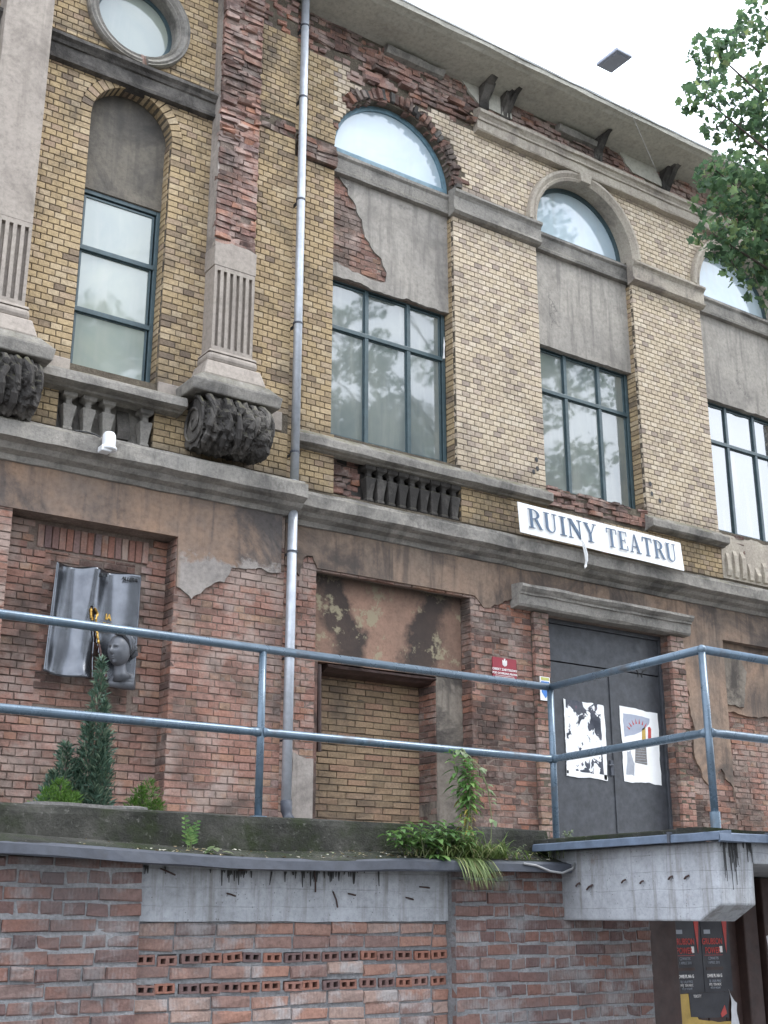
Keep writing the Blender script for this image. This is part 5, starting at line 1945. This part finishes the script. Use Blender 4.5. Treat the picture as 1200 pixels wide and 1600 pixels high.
mb.build('kerb', M['parapet'], PF)
mb = MB()
mb.box(5.99, 6.24, 5.505, 7.24, 2.058, 2.135)
mb.build('kerb', M['parapet'], PF, bevel=.01)
mb = MB()
mb.sweep_x([(5.24, 2.10), (5.13, 2.092), (5.115, 2.086), (5.112, 2.045), (5.125, 2.040), (5.13, 2.058), (5.24, 2.062)], 5.915, 14.5, .13, .004, 14)
mb.build('edge_flashing', M['flash'], PF)
mb = MB()
n = 14
vs, fs = [], []
for i in range(n + 1):
    y = 5.118 + (6.78 - 5.118) * i / n
    wv = .004 * noise.noise(Vector((y * 4, 2, 1)))
    for x, z in ((6.02, 2.108), (5.925, 2.098), (5.912, 2.092), (5.908, 2.050), (5.922, 2.046), (5.93, 2.06), (6.02, 2.066)):
        vs.append((x + wv, y, z + wv))
for i in range(n):
    for j in range(6):
        a = i * 7 + j
        fs.append((a, a + 1, a + 8, a + 7))
fs += [tuple(range(7))[::-1], tuple(n * 7 + j for j in range(7))]
mb.add(vs, fs)
mb.build('edge_flashing', M['flash'], PF)
mb = MB()
mb.box(5.90, 5.93, 5.50, 5.52, 2.046, 2.112)
mb.build('flashing_joint', M['tin_old'], PF)
mb = MB()
mb.box(6.35, 6.37, 5.10, 5.14, 2.04, 2.104)
mb.build('flashing_joint', M['tin_old'], PF)
for i, (y, z, l) in enumerate(((6.52, 1.83, .02), (6.40, 1.81, .03), (6.05, 1.84, .02), (5.88, 1.83, .016), (5.62, 1.85, .018), (5.48, 1.85, .02))):
    mb = MB()
    x = 6.10 - (7.0 - y) * .058 + (.01 if y > 6.3 else 0) - .004
    mb.tube([(x, y + l, z - .6 * l), (x - .006, y, z), (x, y - l, z + .4 * l)], .006, 6)
    mb.build('rusty_wire', M['brown'], PF)
mb = MB()
for i in range(36):
    x = g.choice((6.06, 6.12, 6.16, 6.24, 6.28)) + g.gauss(0, .012)
    l = abs(g.gauss(0, .10)) + .03
    mb.tube([(x, 5.212, 2.05), (x + g.gauss(0, .003), 5.212, 2.05 - l)], [.004, .0018], 5)
o = mb.build('tar_drips', M['black'], PF)
o['kind'] = 'stuff'

# ---- railing
RL = thing('metal_railing', 'blue grey tubular railing with two rails along parapet and landing', 'railing', (6.3, 7.0, 2.1))
ZT, ZM = 3.268, 2.732
P0, P1, P2, P3 = (-2.5, 7.0), (6.335, 7.0), (6.215, 5.40), (12.5, 5.40)
posts = [(-1.1, 7.0, 2.2), (1.38, 7.0, 2.2), (3.865, 7.0, 2.2), (6.335, 7.0, 2.09), (6.215, 5.40, 2.12), (8.7, 5.40, 2.12), (11.2, 5.40, 2.12)]
for x, y, zb in posts:
    mb = MB()
    mb.tube([(x, y, zb), (x, y, ZT - .02)], .0245, 14)
    p = mb.build('post', M['rail'], RL, smooth=True)
    mb = MB()
    mb.tube([(x, y, zb), (x, y, zb + .012)], .055, 16)
    if y < 6:
        mb.tube([(x, y, zb), (x, y, zb + .12)], .033, 14)
    mb.build('post_foot', M['rail'], p, smooth=False)
for (ax, ay), (bx, by) in ((P0, P1), (P1, P2), (P2, P3)):
    mb = MB()
    mb.tube([(ax, ay, ZT), (bx, by, ZT)], .028, 16)
    mb.build('top_rail', M['rail'], RL, smooth=True)
on = [p for p in posts]
segs = [(on[i], on[i + 1]) for i in range(len(on) - 1)]
for a, b in segs:
    A, Bv = Vector((a[0], a[1], ZM)), Vector((b[0], b[1], ZM))
    d = (Bv - A).normalized()
    L = (Bv - A).length
    mb = MB()
    mb.tube([A + d * s_ for s_ in (.01, .05, .09, .14, L - .14, L - .09, L - .05, L - .01)], [.036, .027, .025, .028, .028, .025, .027, .036], 16)
    mb.build('mid_rail', M['rail'], RL, smooth=True)
for x, y in (P1, P2):
    mb = MB()
    bm = bmesh.new()
    bmesh.ops.create_uvsphere(bm, u_segments=14, v_segments=8, radius=.031)
    me = bpy.data.meshes.new('rail_joint')
    bm.to_mesh(me)
    bm.free()
    me.materials.append(M['rail'])
    me.polygons.foreach_set('use_smooth', [True] * len(me.polygons))
    me.transform(Matrix.Translation((x, y, ZT)))
    o = bpy.data.objects.new('rail_joint', me)
    COL.objects.link(o)
    o.parent = RL
    o.matrix_parent_inverse = Matrix.Translation(-_wloc(RL))
mb = MB()
mb.tube([(5.62, 6.54, 1.955), (5.72, 6.535, 1.945), (5.84, 6.53, 1.91), (5.95, 6.53, 1.90), (6.05, 6.54, 1.93), (6.10, 6.56, 1.97)], .008, 6)
tag(mb.build('cable', M['cable'], smooth=True), 'thin grey cable sagging below the coping beside the concrete landing', 'cable')

# ---- brown gate below the landing
GT = thing('wooden_gate', 'dark brown wooden gate under the landing covered with posters', 'gate', (7.7, 6.9, 0.0))
for nm, a, b, y0, y1 in (('jamb', 6.95, 7.285, 6.78, 7.1), ('jamb', 8.06, 8.22, 6.80, 7.1), ('jamb', 8.275, 8.36, 6.78, 7.1), ('board', 8.36, 9.6, 6.86, 7.0)):
    mb = MB()
    mb.box(a, b, y0, y1, .1, 1.92)
    mb.build(nm, M['brown'], GT, bevel=.012)
for i in range(4):
    mb = MB()
    mb.box(7.29 + i * .195, 7.29 + i * .195 + .187, 6.88 + .004 * (i % 2), 6.95, .1, 1.92)
    mb.build('board', M['brown'], GT, bevel=.008)
mb = MB()
mb.box(6.95, 9.8, 7.1, 7.2, .0, 1.93)
mb.build('gate_back', M['black'], GT)  # black sheet stands in for the dark behind the gaps


def gig_poster(x0, dx, lab, k):
    t_ = thing('poster', lab, 'poster', (x0 + dx / 2, 6.87, 1.1), group=None)
    mb = MB()
    mb.prism(rect(x0, x0 + dx, 1.085, 1.62), 6.869 - .001 * k, 6.873 - .001 * k)
    mb.build('paper', M['poster_black'], t_, fix=False)
    y = 6.866 - .001 * k
    cx = x0 + dx * .37
    for s_, sz, z, mt in (('GRUBSON', .062, 1.425, 'text_red'), ('POWER', .062, 1.36, 'text_red'), ('CZWARTEK', .028, 1.315, 'text_gray'), ('1 APRILE 2010', .028, 1.285, 'text_gray'), ('DWIE PL NA G', .032, 1.19, 'text_white'), ('DJ  LALA MAO', .026, 1.155, 'text_gray'), ('MYJ  TEN NOC', .026, 1.13, 'text_white'), ('WSTEP WOLNY', .020, 1.108, 'text_gray')):
        text(s_, sz, (cx, y, z), M[mt], 'lettering', t_, sx=.78, bold=.001 if sz > .03 else 0)
    for a, b, c_, d, mt in ((x0 + .02, x0 + dx * .72, 1.345, 1.348, 'text_red'), (x0 + dx * .62, x0 + dx * .72, 1.365, 1.41, 'text_white'), (x0 + .03, x0 + .1, 1.50, 1.53, 'text_gray'), (x0 + .03, x0 + dx * .7, 1.24, 1.262, 'brown')):
        mb = MB()
        mb.prism(rect(a, b, c_, d), y, y + .002)
        mb.build('print_block', M[mt], t_, fix=False)
    mb = MB()
    mb.prism([(x0 + dx * .76, 1.61), (x0 + dx * .86, 1.36), (x0 + dx * .95, 1.61)], y, y + .002)
    mb.build('red_wedge', M['text_red'], t_, fix=False)


gig_poster(7.335, .30, 'left of the two tall black concert posters with red title on the brown gate', 0)
gig_poster(7.64, .31, 'right of the two tall black concert posters with red title on the brown gate', 1)
for nm, lab, mt, poly, y in (('poster', 'torn yellow poster below the black concert posters on the brown gate', 'poster_yellow', [(7.33, .6, 0), (7.98, .6, 1), (7.98, .88, 1), (7.55, .90, 1), (7.5, 1.08, 0), (7.335, 1.08, 1)], 6.8705),
                             ('poster', 'dark grey poster with small white heading under the two concert posters', 'poster_black', [(7.47, .92, 1), (7.88, .90, 1), (7.9, 1.083, 0), (7.46, 1.083, 0)], 6.8675),
                             ('poster', 'ripped white paper strip hanging at the right edge of the gate posters', 'poster_white', [(7.88, .75, 1), (8.0, .72, 1), (7.98, 1.0, 1), (7.90, 1.10, 1), (7.91, .95, 1)], 6.866),
                             ('poster', 'ripped white paper on the jamb at the right end of the gate', 'poster_white', [(8.285, 1.30, 1), (8.35, 1.27, 1), (8.35, 1.5, 1), (8.28, 1.48, 1)], 6.777)):
    mb = MB()
    mb.prism(ragged(poly, .02, .025, len(lab) * .7), y, y + .002)
    o = mb.build(nm, M[mt], None, fix=False)
    tag(o, lab, 'poster')
    if 'heading' in lab:
        text('TEKSTY', .028, (7.55, y - .0015, 1.052), M['text_white'], 'lettering', o, sx=.9)
        mb = MB()
        mb.prism([(7.80, .905), (7.86, .93), (7.84, .99), (7.79, .93)], y - .002, y)
        mb.build('red_print', M['text_red'], o, fix=False)


# ================================================================== PLANTS
def leaf(mb, p, d, L, W, up, droop, val):
    d = d.normalized()
    s_ = d.cross(up)
    if s_.length < 1e-3:
        s_ = Vector((1, 0, 0))
    s_.normalize()
    n_ = s_.cross(d)
    vs = []
    for t_, w_ in ((0, .12), (.35, 1.0), (.72, .7), (1, .03)):
        c_ = p + d * (L * t_) + Vector((0, 0, -1)) * (droop * L * t_ * t_)
        for k in (-1, 0, 1):
            vs.append(tuple(c_ + s_ * (k * W * w_ / 2) + n_ * (.12 * W * w_ * abs(k))))
    fs = []
    for i in range(3):
        for k in range(2):
            a = i * 3 + k
            fs.append((a, a + 1, a + 4, a + 3))
    mb.add(vs, fs, val)


def rv(g, s_=1.0):
    while True:
        v_ = Vector((g.uniform(-1, 1), g.uniform(-1, 1), g.uniform(-1, 1)))
        if .05 < v_.length < 1:
            return v_ * s_


def conifer(x, y, z0, h, w_, lab, n, mat, seed, shape=1.0, nm='conifer'):
    t_ = thing(nm, lab, 'conifer' if nm == 'conifer' else 'shrub', (x, y, z0))
    g = random.Random(seed)
    mb = MB()
    mb.tube([(x, y, z0), (x + .01, y, z0 + h * .6), (x, y, z0 + h * .95)], [.018, .011, .003], 6)
    mb.build('trunk', M['bark'], t_)
    mb = MB()
    stems = w_[1:] if isinstance(w_, tuple) else ((0, 0, 1),)
    w0 = w_[0] if isinstance(w_, tuple) else w_
    for i in range(n):
        u = g.random() ** 1.15
        a = g.uniform(0, 6.283)
        sx, sy, sh = stems[min(len(stems) - 1, int(g.random() ** 1.3 * len(stems)))]
        r = w0 * (1 - u) ** (.8 * shape) * (.25 + .75 * g.random() ** .6) * (1 + 1.1 * noise.noise(Vector((math.cos(a) * 1.6 + seed, math.sin(a) * 1.6 + u * 5.5, seed))))
        p = Vector((x + sx + r * math.cos(a) * (.6 + .4 * sh), y + sy + r * math.sin(a), z0 + .02 + u * h * .94 * sh))
        d = Vector((math.cos(a) * .6, math.sin(a) * .6, .7)) + rv(g, .7)
        L = g.uniform(.025, .065) if nm == 'conifer' else g.uniform(.015, .04)
        leaf(mb, p, d, L, L * .2, rv(g), .1, g.random())
    o = mb.build('foliage', M[mat], t_, fix=False)
    o['kind'] = 'stuff'
    return t_


CY = 7.75
conifer(3.07, CY, 2.18, 1.10, (.105, (0, 0, 1), (-.05, .03, .62), (.055, .0, .5), (.03, -.04, .72)), 'slender blue-green conifer standing in front of the steel memorial', 4600, 'needle', 1)
conifer(2.90, CY + .06, 2.18, .50, (.13, (0, 0, 1), (-.07, 0, .6), (.08, .02, .8)), 'low dark bushy conifer at the left foot of the slender conifer', 2400, 'needle', 2, .8)
conifer(2.82, CY - .1, 2.18, .24, (.10, (0, 0, 1), (-.07, 0, .75), (.08, .0, .7), (.02, -.05, .6)), 'small bright green shrub left of the conifers above the parapet', 2600, 'shrub', 3, .5, 'shrub')
conifer(3.36, CY - .1, 2.18, .28, (.07, (0, 0, .8), (.06, 0, 1), (-.05, 0, .55), (.10, -.03, .5)), 'small bright green shrub right of the conifers, leaning to the right', 2200, 'shrub', 4, .45, 'shrub')
mb = MB()
mb.sweep_x([(7.95, 2.1), (7.95, 2.262), (7.45, 2.272), (7.33, 2.262), (7.32, 2.1)], 2.56, 3.27, .06, .008, 2)
tag(mb.build('planter', M['paving']), 'low tan concrete planter block behind the parapet under the conifers', 'planter')
mb = MB()
for k, (x, y) in enumerate(((3.33, 7.55), (3.0, 7.6), (2.7, 7.6))):
    pass

g = random.Random(77)
# fern-like weed on the coping
FW = thing('weed', 'upright fern-like weed with pale tip growing alone on the coping left of centre', 'weed', (3.27, 6.72, 2.0))
mb, ms = MB(), MB()
for k in range(4):
    b0 = Vector((3.262 + k * .008, 6.73, 1.985))
    tip = b0 + Vector((g.uniform(-.05, .03) if k else -.035, g.uniform(-.05, 0), .19 - .03 * k))
    ms.tube([b0, b0.lerp(tip, .5) + Vector((.012, 0, 0)), tip], [.003, .0025, .0012], 5)
    for i in range(12):
        u = .2 + .8 * i / 12
        p = b0.lerp(tip, u)
        sd_ = 1 if i % 2 else -1
        leaf(mb, p, Vector((sd_ * .8, -.3, .55)), .055 * (1.1 - u * .6), .016, Vector((0, -1, .2)), .3, g.random())
ms.build('stem', M['stem'], FW)
mb.build('leaves', M['weed'], FW, fix=False)
BL = MB()
for k in range(5):
    leaf(BL, Vector((3.33 + .03 * k, 6.66, 1.972)), Vector((math.cos(k * 1.4), -.4, .35 * (k % 2) + .1)), .07, .05, Vector((0, 0, 1)), .3, g.random())
tag(BL.build('weed', M['weed_pale'], fix=False), 'flat pale weed leaves lying beside the fern-like weed', 'weed')

# tall leafy weed with yellowing lower leaves
TW = thing('weed', 'tall weed with bushy green top and yellow lower leaves reaching the middle rail', 'weed', (5.32, 6.75, 2.0))
mb, my, ms = MB(), MB(), MB()
for k in range(5):
    b0 = Vector((5.30 + g.gauss(0, .02), 6.76 + g.gauss(0, .02), 1.99))
    hgt = (.72, .66, .60, .52, .64)[k]
    tip = b0 + Vector((.03 + g.gauss(0, .03), g.gauss(0, .03), hgt))
    mid = b0.lerp(tip, .5) + Vector((g.gauss(0, .012), 0, 0))
    ms.tube([b0, mid, tip], [.005, .004, .002], 6)
    for i in range(46):
        u = .18 + .82 * i / 46
        p = b0.lerp(mid, u * 2) if u < .5 else mid.lerp(tip, u * 2 - 1)
        a = i * 2.4 + k
        d = Vector((math.cos(a), math.sin(a), .15 + .5 * (u > .85)))
        L = g.uniform(.07, .115) * (1.15 if u > .5 else .8)
        if u > .52:
            leaf(mb, p, d, L, L * .3, Vector((0, 0, 1)), .55, g.random())
        elif u > .2 and g.random() < .75:
            leaf(my, p, d, L * .75, L * .16, Vector((0, 0, 1)), .7, g.random())
ms.build('stem', M['stem'], TW)
mb.build('leaves', M['weed'], TW, fix=False)
my.build('yellow_leaves', M['weed_yellow'], TW, fix=False)
VN = thing('weed', 'thin trailing weed with pale heart leaves right of the tall bushy weed', 'weed', (5.5, 6.75, 2.0))
ms, mb = MB(), MB()
pts = [Vector(p) for p in ((5.50, 6.74, 1.99), (5.53, 6.75, 2.25), (5.53, 6.78, 2.45), (5.50, 6.82, 2.6), (5.44, 6.9, 2.70), (5.42, 6.95, 2.725))]
ms.tube(pts, .003, 5)
pts2 = [Vector(p) for p in ((5.42, 6.95, 2.73), (5.47, 6.9, 2.66), (5.53, 6.86, 2.58), (5.57, 6.84, 2.47), (5.585, 6.83, 2.38))]
ms.tube(pts2, .0025, 5)
ms.build('stem', M['stem'], VN)
for p in pts[1:] + pts2:
    for k in range(2):
        leaf(mb, p + rv(g, .02), Vector((g.uniform(-1, 1), -.6, g.uniform(-.8, .1))), g.uniform(.04, .065), .042, Vector((0, -.4, 1)), .4, g.random())
mb.build('leaves', M['weed_pale'], VN, fix=False)

GC = thing('grass_clump', 'long grass clump arching on the coping and hanging over its edge', 'grass', (5.25, 6.7, 2.0))
mb = MB()
for i in range(560):
    b0 = Vector((5.25 + g.gauss(0, .17), 6.69 + g.gauss(0, .05), 1.985))
    hang = i < 120
    a = g.uniform(0, 6.28)
    d = Vector((math.cos(a) * .8 + .12, math.sin(a) * .4 - .25, 1.0 if not hang else .2)).normalized()
    if hang:
        b0 = Vector((5.20 + g.gauss(0, .055), 6.63, 1.975))
        d = Vector((g.gauss(.12, .22), -.55, .25)).normalized()
    L = g.uniform(.15, .38) if not hang else g.uniform(.14, .26)
    W_ = g.uniform(.004, .008)
    s_ = d.cross(Vector((0, 0, 1))).normalized()
    vs = []
    kd = g.uniform(.35, .9) if not hang else g.uniform(1.0, 1.35)
    for t_ in (0, .25, .5, .75, 1):
        c_ = b0 + d * (L * t_) + Vector((0, 0, -kd * L * t_ * t_))
        w_ = W_ * (1 - t_) ** .6
        vs += [tuple(c_ - s_ * w_), tuple(c_ + s_ * w_)]
    mb.add(vs, [(2 * q_, 2 * q_ + 1, 2 * q_ + 3, 2 * q_ + 2) for q_ in range(4)], g.random())
o = mb.build('blades', M['grass'], GC, fix=False)
o['kind'] = 'stuff'


def broad_weed(x, y, z, rad, hgt, n, lab, mat, seed, L0=.095):
    t_ = thing('weed', lab, 'weed', (x, y, z))
    g = random.Random(seed)
    mb, ms = MB(), MB()
    for k in range(n):
        a = g.uniform(0, 6.28)
        b0 = Vector((x + g.gauss(0, rad * .4), y + g.gauss(0, .03), z))
        tip = b0 + Vector((math.cos(a) * rad, math.sin(a) * .08 - .03, hgt * g.uniform(.4, 1)))
        ms.tube([b0, b0.lerp(tip, .6) + Vector((0, 0, .03)), tip], [.003, .0025, .0015], 5)
        for i in range(9):
            u = .35 + .65 * i / 8
            p = b0.lerp(tip, u) + Vector((0, 0, .02))
            q_ = i * 2.4
            L = L0 * g.uniform(.7, 1.2)
            leaf(mb, p, Vector((math.cos(q_), math.sin(q_) - .3, .3)), L, L * .42, Vector((0, 0, 1)), .5, g.random())
    ms.build('stem', M['stem'], t_)
    mb.build('leaves', M[mat], t_, fix=False)


broad_weed(4.86, 6.66, 1.975, .15, .20, 16, 'broad leafy green weed at the left end of the grass clump', 'weed', 5)
broad_weed(5.08, 6.68, 1.98, .14, .26, 13, 'leafy weed in the middle of the grass below the yellow stems', 'weed', 6, .08)
broad_weed(4.97, 6.60, 1.955, .06, .02, 4, 'large drooping leaves hanging over the flashing left of the grass', 'weed', 8, .11)
broad_weed(5.62, 6.72, 1.98, .07, .10, 5, 'sparse small weed right of the grass clump', 'weed_pale', 7, .03)
broad_weed(6.36, 6.9, 2.135, .04, .06, 4, 'tiny green sprout at the foot of the corner post', 'weed_pale', 9, .03)
broad_weed(6.0, 6.66, 2.0, .06, .05, 5, 'tiny weed beside the end of the coping at the landing', 'weed_pale', 10, .025)


# ================================================================== TREES
def leaf_cloud(mb, c, rad, n, size, g, big=False):
    for i in range(n):
        v_ = rv(g)
        v_ = v_ * (v_.length ** -.35)
        p = Vector(c) + Vector((v_.x * rad[0], v_.y * rad[1], v_.z * rad[2]))
        d = (rv(g) + Vector((0, 0, -.35))).normalized()
        u = d.cross(rv(g)).normalized()
        s_ = size * g.uniform(.45, 1.35)
        a, b_ = p - d * s_ * .5, p + d * s_ * .5
        n_ = d.cross(u)
        cv = g.uniform(-.22, .22)
        if big:
            vs = [tuple(a), tuple(p - d * s_ * .12 + u * s_ * .52 + n_ * s_ * .12), tuple(p + d * s_ * .14 + u * s_ * .26), tuple(b_), tuple(p + d * s_ * .14 - u * s_ * .26), tuple(p - d * s_ * .12 - u * s_ * .52 + n_ * s_ * .12)]
            mb.add(vs, [(0, 1, 2, 3), (0, 3, 4, 5)], g.random())
            continue
        out = ((-.42, .10), (-.30, .36), (-.06, .30), (.02, .52), (.16, .34), (.24, .16), (.52, 0))
        vs = [tuple(p - d * s_ * .42), tuple(p + d * s_ * .10)]
        for sg in (1, -1):
            for t_, w_ in out[:-1]:
                vs.append(tuple(p + d * (s_ * t_) + u * (s_ * w_ * sg) + n_ * (s_ * (abs(w_) * .35 + cv * t_))))
        vs.append(tuple(b_ + n_ * (s_ * cv * .5)))
        e = len(vs) - 1
        mb.add(vs, [(0, 2, 3, 1), (1, 3, 4, 5), (1, 5, 6, 7), (1, 7, e), (0, 1, 9, 8), (1, 11, 10, 9), (1, 13, 12, 11), (1, e, 13)], g.random())


g = random.Random(5)
FT = thing('maple_tree', 'leafy maple whose branches reach in from the right over the cornice', 'tree', (14.2, 7.4, 2.1))
TB = Vector((14.2, 7.4, 2.1))
mb = MB()
mb.tube([TB, TB + Vector((.05, .05, 3)), TB + Vector((-.1, .1, 6.5)), TB + Vector((-.2, .1, 10)), TB + Vector((0, 0, 13.5))], [.30, .25, .2, .13, .03], 12)
CL = []


def at(px, py, Y):
    """points on the crown were read off as (x, z) at a given depth"""
    return px, Y, py


# (x, depth, z, radius x, y, z, leaves)
CL = [
    (10.07, 8.00, 11.42, 0.28, 0.33, 0.28, 118),
    (9.97, 8.10, 10.97, 0.21, 0.28, 0.21, 62),
    (10.37, 7.90, 11.62, 0.19, 0.28, 0.17, 56),
    (9.82, 8.00, 10.65, 0.28, 0.33, 0.14, 75),
    (10.07, 8.10, 10.39, 0.21, 0.22, 0.17, 50),
    (10.77, 8.00, 11.92, 0.28, 0.33, 0.17, 87),
    (11.12, 8.00, 12.42, 0.32, 0.39, 0.28, 150),
    (10.57, 8.00, 11.02, 0.23, 0.28, 0.25, 93),
    (10.77, 8.10, 10.62, 0.32, 0.33, 0.25, 150),
    (11.07, 8.00, 11.02, 0.30, 0.33, 0.25, 137),
    (11.12, 8.10, 10.39, 0.28, 0.33, 0.25, 125),
    (10.47, 8.00, 10.67, 0.23, 0.28, 0.15, 68),
    (11.02, 7.90, 9.97, 0.17, 0.22, 0.23, 44),
    (10.87, 8.00, 11.42, 0.23, 0.22, 0.08, 50),
    (10.22, 8.10, 10.02, 0.15, 0.22, 0.10, 27),
    (10.47, 8.10, 9.92, 0.17, 0.22, 0.08, 21),
    (10.02, 8.10, 9.82, 0.23, 0.33, 0.21, 116),
    (10.32, 8.00, 9.70, 0.32, 0.44, 0.28, 206),
    (10.67, 8.00, 9.62, 0.36, 0.44, 0.32, 234),
    (11.02, 8.00, 9.57, 0.36, 0.44, 0.34, 234),
    (9.95, 8.10, 9.44, 0.21, 0.33, 0.23, 108),
    (10.37, 8.10, 9.27, 0.34, 0.44, 0.25, 198),
    (10.77, 8.00, 9.17, 0.36, 0.44, 0.28, 216),
    (11.07, 8.00, 9.07, 0.32, 0.44, 0.28, 180),
    (9.87, 8.10, 8.94, 0.21, 0.33, 0.17, 80),
    (10.17, 8.10, 8.87, 0.25, 0.33, 0.19, 116),
    (10.52, 8.10, 8.74, 0.30, 0.39, 0.21, 134),
    (10.87, 8.00, 8.70, 0.28, 0.33, 0.23, 126),
    (10.02, 8.00, 8.58, 0.11, 0.11, 0.11, 19),
    (10.47, 8.00, 8.38, 0.17, 0.22, 0.14, 40),
    (10.77, 8.00, 8.34, 0.17, 0.22, 0.15, 40),
    (10.22, 8.05, 8.54, 0.11, 0.11, 0.06, 12),
]
for i in range(50):
    a = g.uniform(0, 6.28)
    rr_ = g.uniform(.5, 2.1)
    CL.append((14.3 + rr_ * math.cos(a), 7.4 + rr_ * .8 * math.sin(a), g.uniform(7.4, 15.5), .6, .6, .5, 190))
ml = MB()
CL = [(c_[0] + .2,) + tuple(c_[1:6]) + (int(c_[6] * (.8 if c_[2] < 9.95 else 1.0)),) for c_ in CL]
for c_ in CL:
    leaf_cloud(ml, c_[:3], c_[3:6], c_[6], .10 if c_[0] < 11.6 else .13, g)
for i, c_ in enumerate(CL):
    if i % 3 == 0:
        e = Vector(c_[:3])
        b0 = TB + Vector((-.1, .1, max(4.5, (e.z - 2.1) * .72)))
        m_ = b0.lerp(e, .55) + Vector((0, 0, .25))
        mb.tube([b0, m_, e], [.05, .028, .007], 7)
for i, c_ in enumerate(CL[:32]):
    e = Vector(c_[:3])
    n_ = Vector(CL[(i + 3) % 32][:3])
    if (e - n_).length < 1.1:
        mb.tube([e, e.lerp(n_, .5) + rv(g, .05), n_], [.008, .006, .004], 5)
mb.build('trunk', M['bark'], FT)
o = ml.build('crown', M['leaf'], FT, fix=False)
o['kind'] = 'stuff'


def bg_tree(x, y, h, w_, n, seed, lab):
    t_ = thing('street_tree', lab, 'tree', (x, y, 0), group='trees across the street mirrored in the windows')
    g = random.Random(seed)
    mb = MB()
    b0 = Vector((x, y, 0))
    mb.tube([b0, b0 + Vector((.1, 0, h * .35)), b0 + Vector((0, .1, h * .9))], [.35, .26, .05], 10)
    ml = MB()
    for k in range(26):
        a = g.uniform(0, 6.28)
        u = g.uniform(.25, 1)
        r = w_ * math.sin(min(1, u * .9 + .15) * math.pi) ** .6 * g.uniform(.3, 1)
        c_ = b0 + Vector((r * math.cos(a), r * math.sin(a), h * u))
        mb.tube([b0 + Vector((0, 0, h * u * .7)), c_], [.09, .02], 6)
        s_ = g.uniform(.9, 1.6)
        leaf_cloud(ml, c_, (s_, s_, s_ * .75), n // 26, .19, g, True)
    mb.build('trunk', M['bark'], t_)
    o = ml.build('crown', M['leaf_dark'], t_, fix=False)
    o['kind'] = 'stuff'


for i, (x, y, h, w_) in enumerate(((6.5, -7.5, 17, 3.4), (11.5, -6.0, 18.5, 3.6), (16.5, -7.5, 17.5, 3.6), (21.0, -5.5, 16.5, 3.2), (26.0, -8.5, 14.5, 3.2), (2.0, -9.5, 15, 3.4), (33.5, -10.0, 12.0, 3.0))):
    bg_tree(x, y, h, w_, 8500, 20 + i, 'street tree mirrored in the windows, %s from the left of its row' % ('second', 'third', 'fourth', 'fifth', 'sixth', 'first', 'seventh')[i])
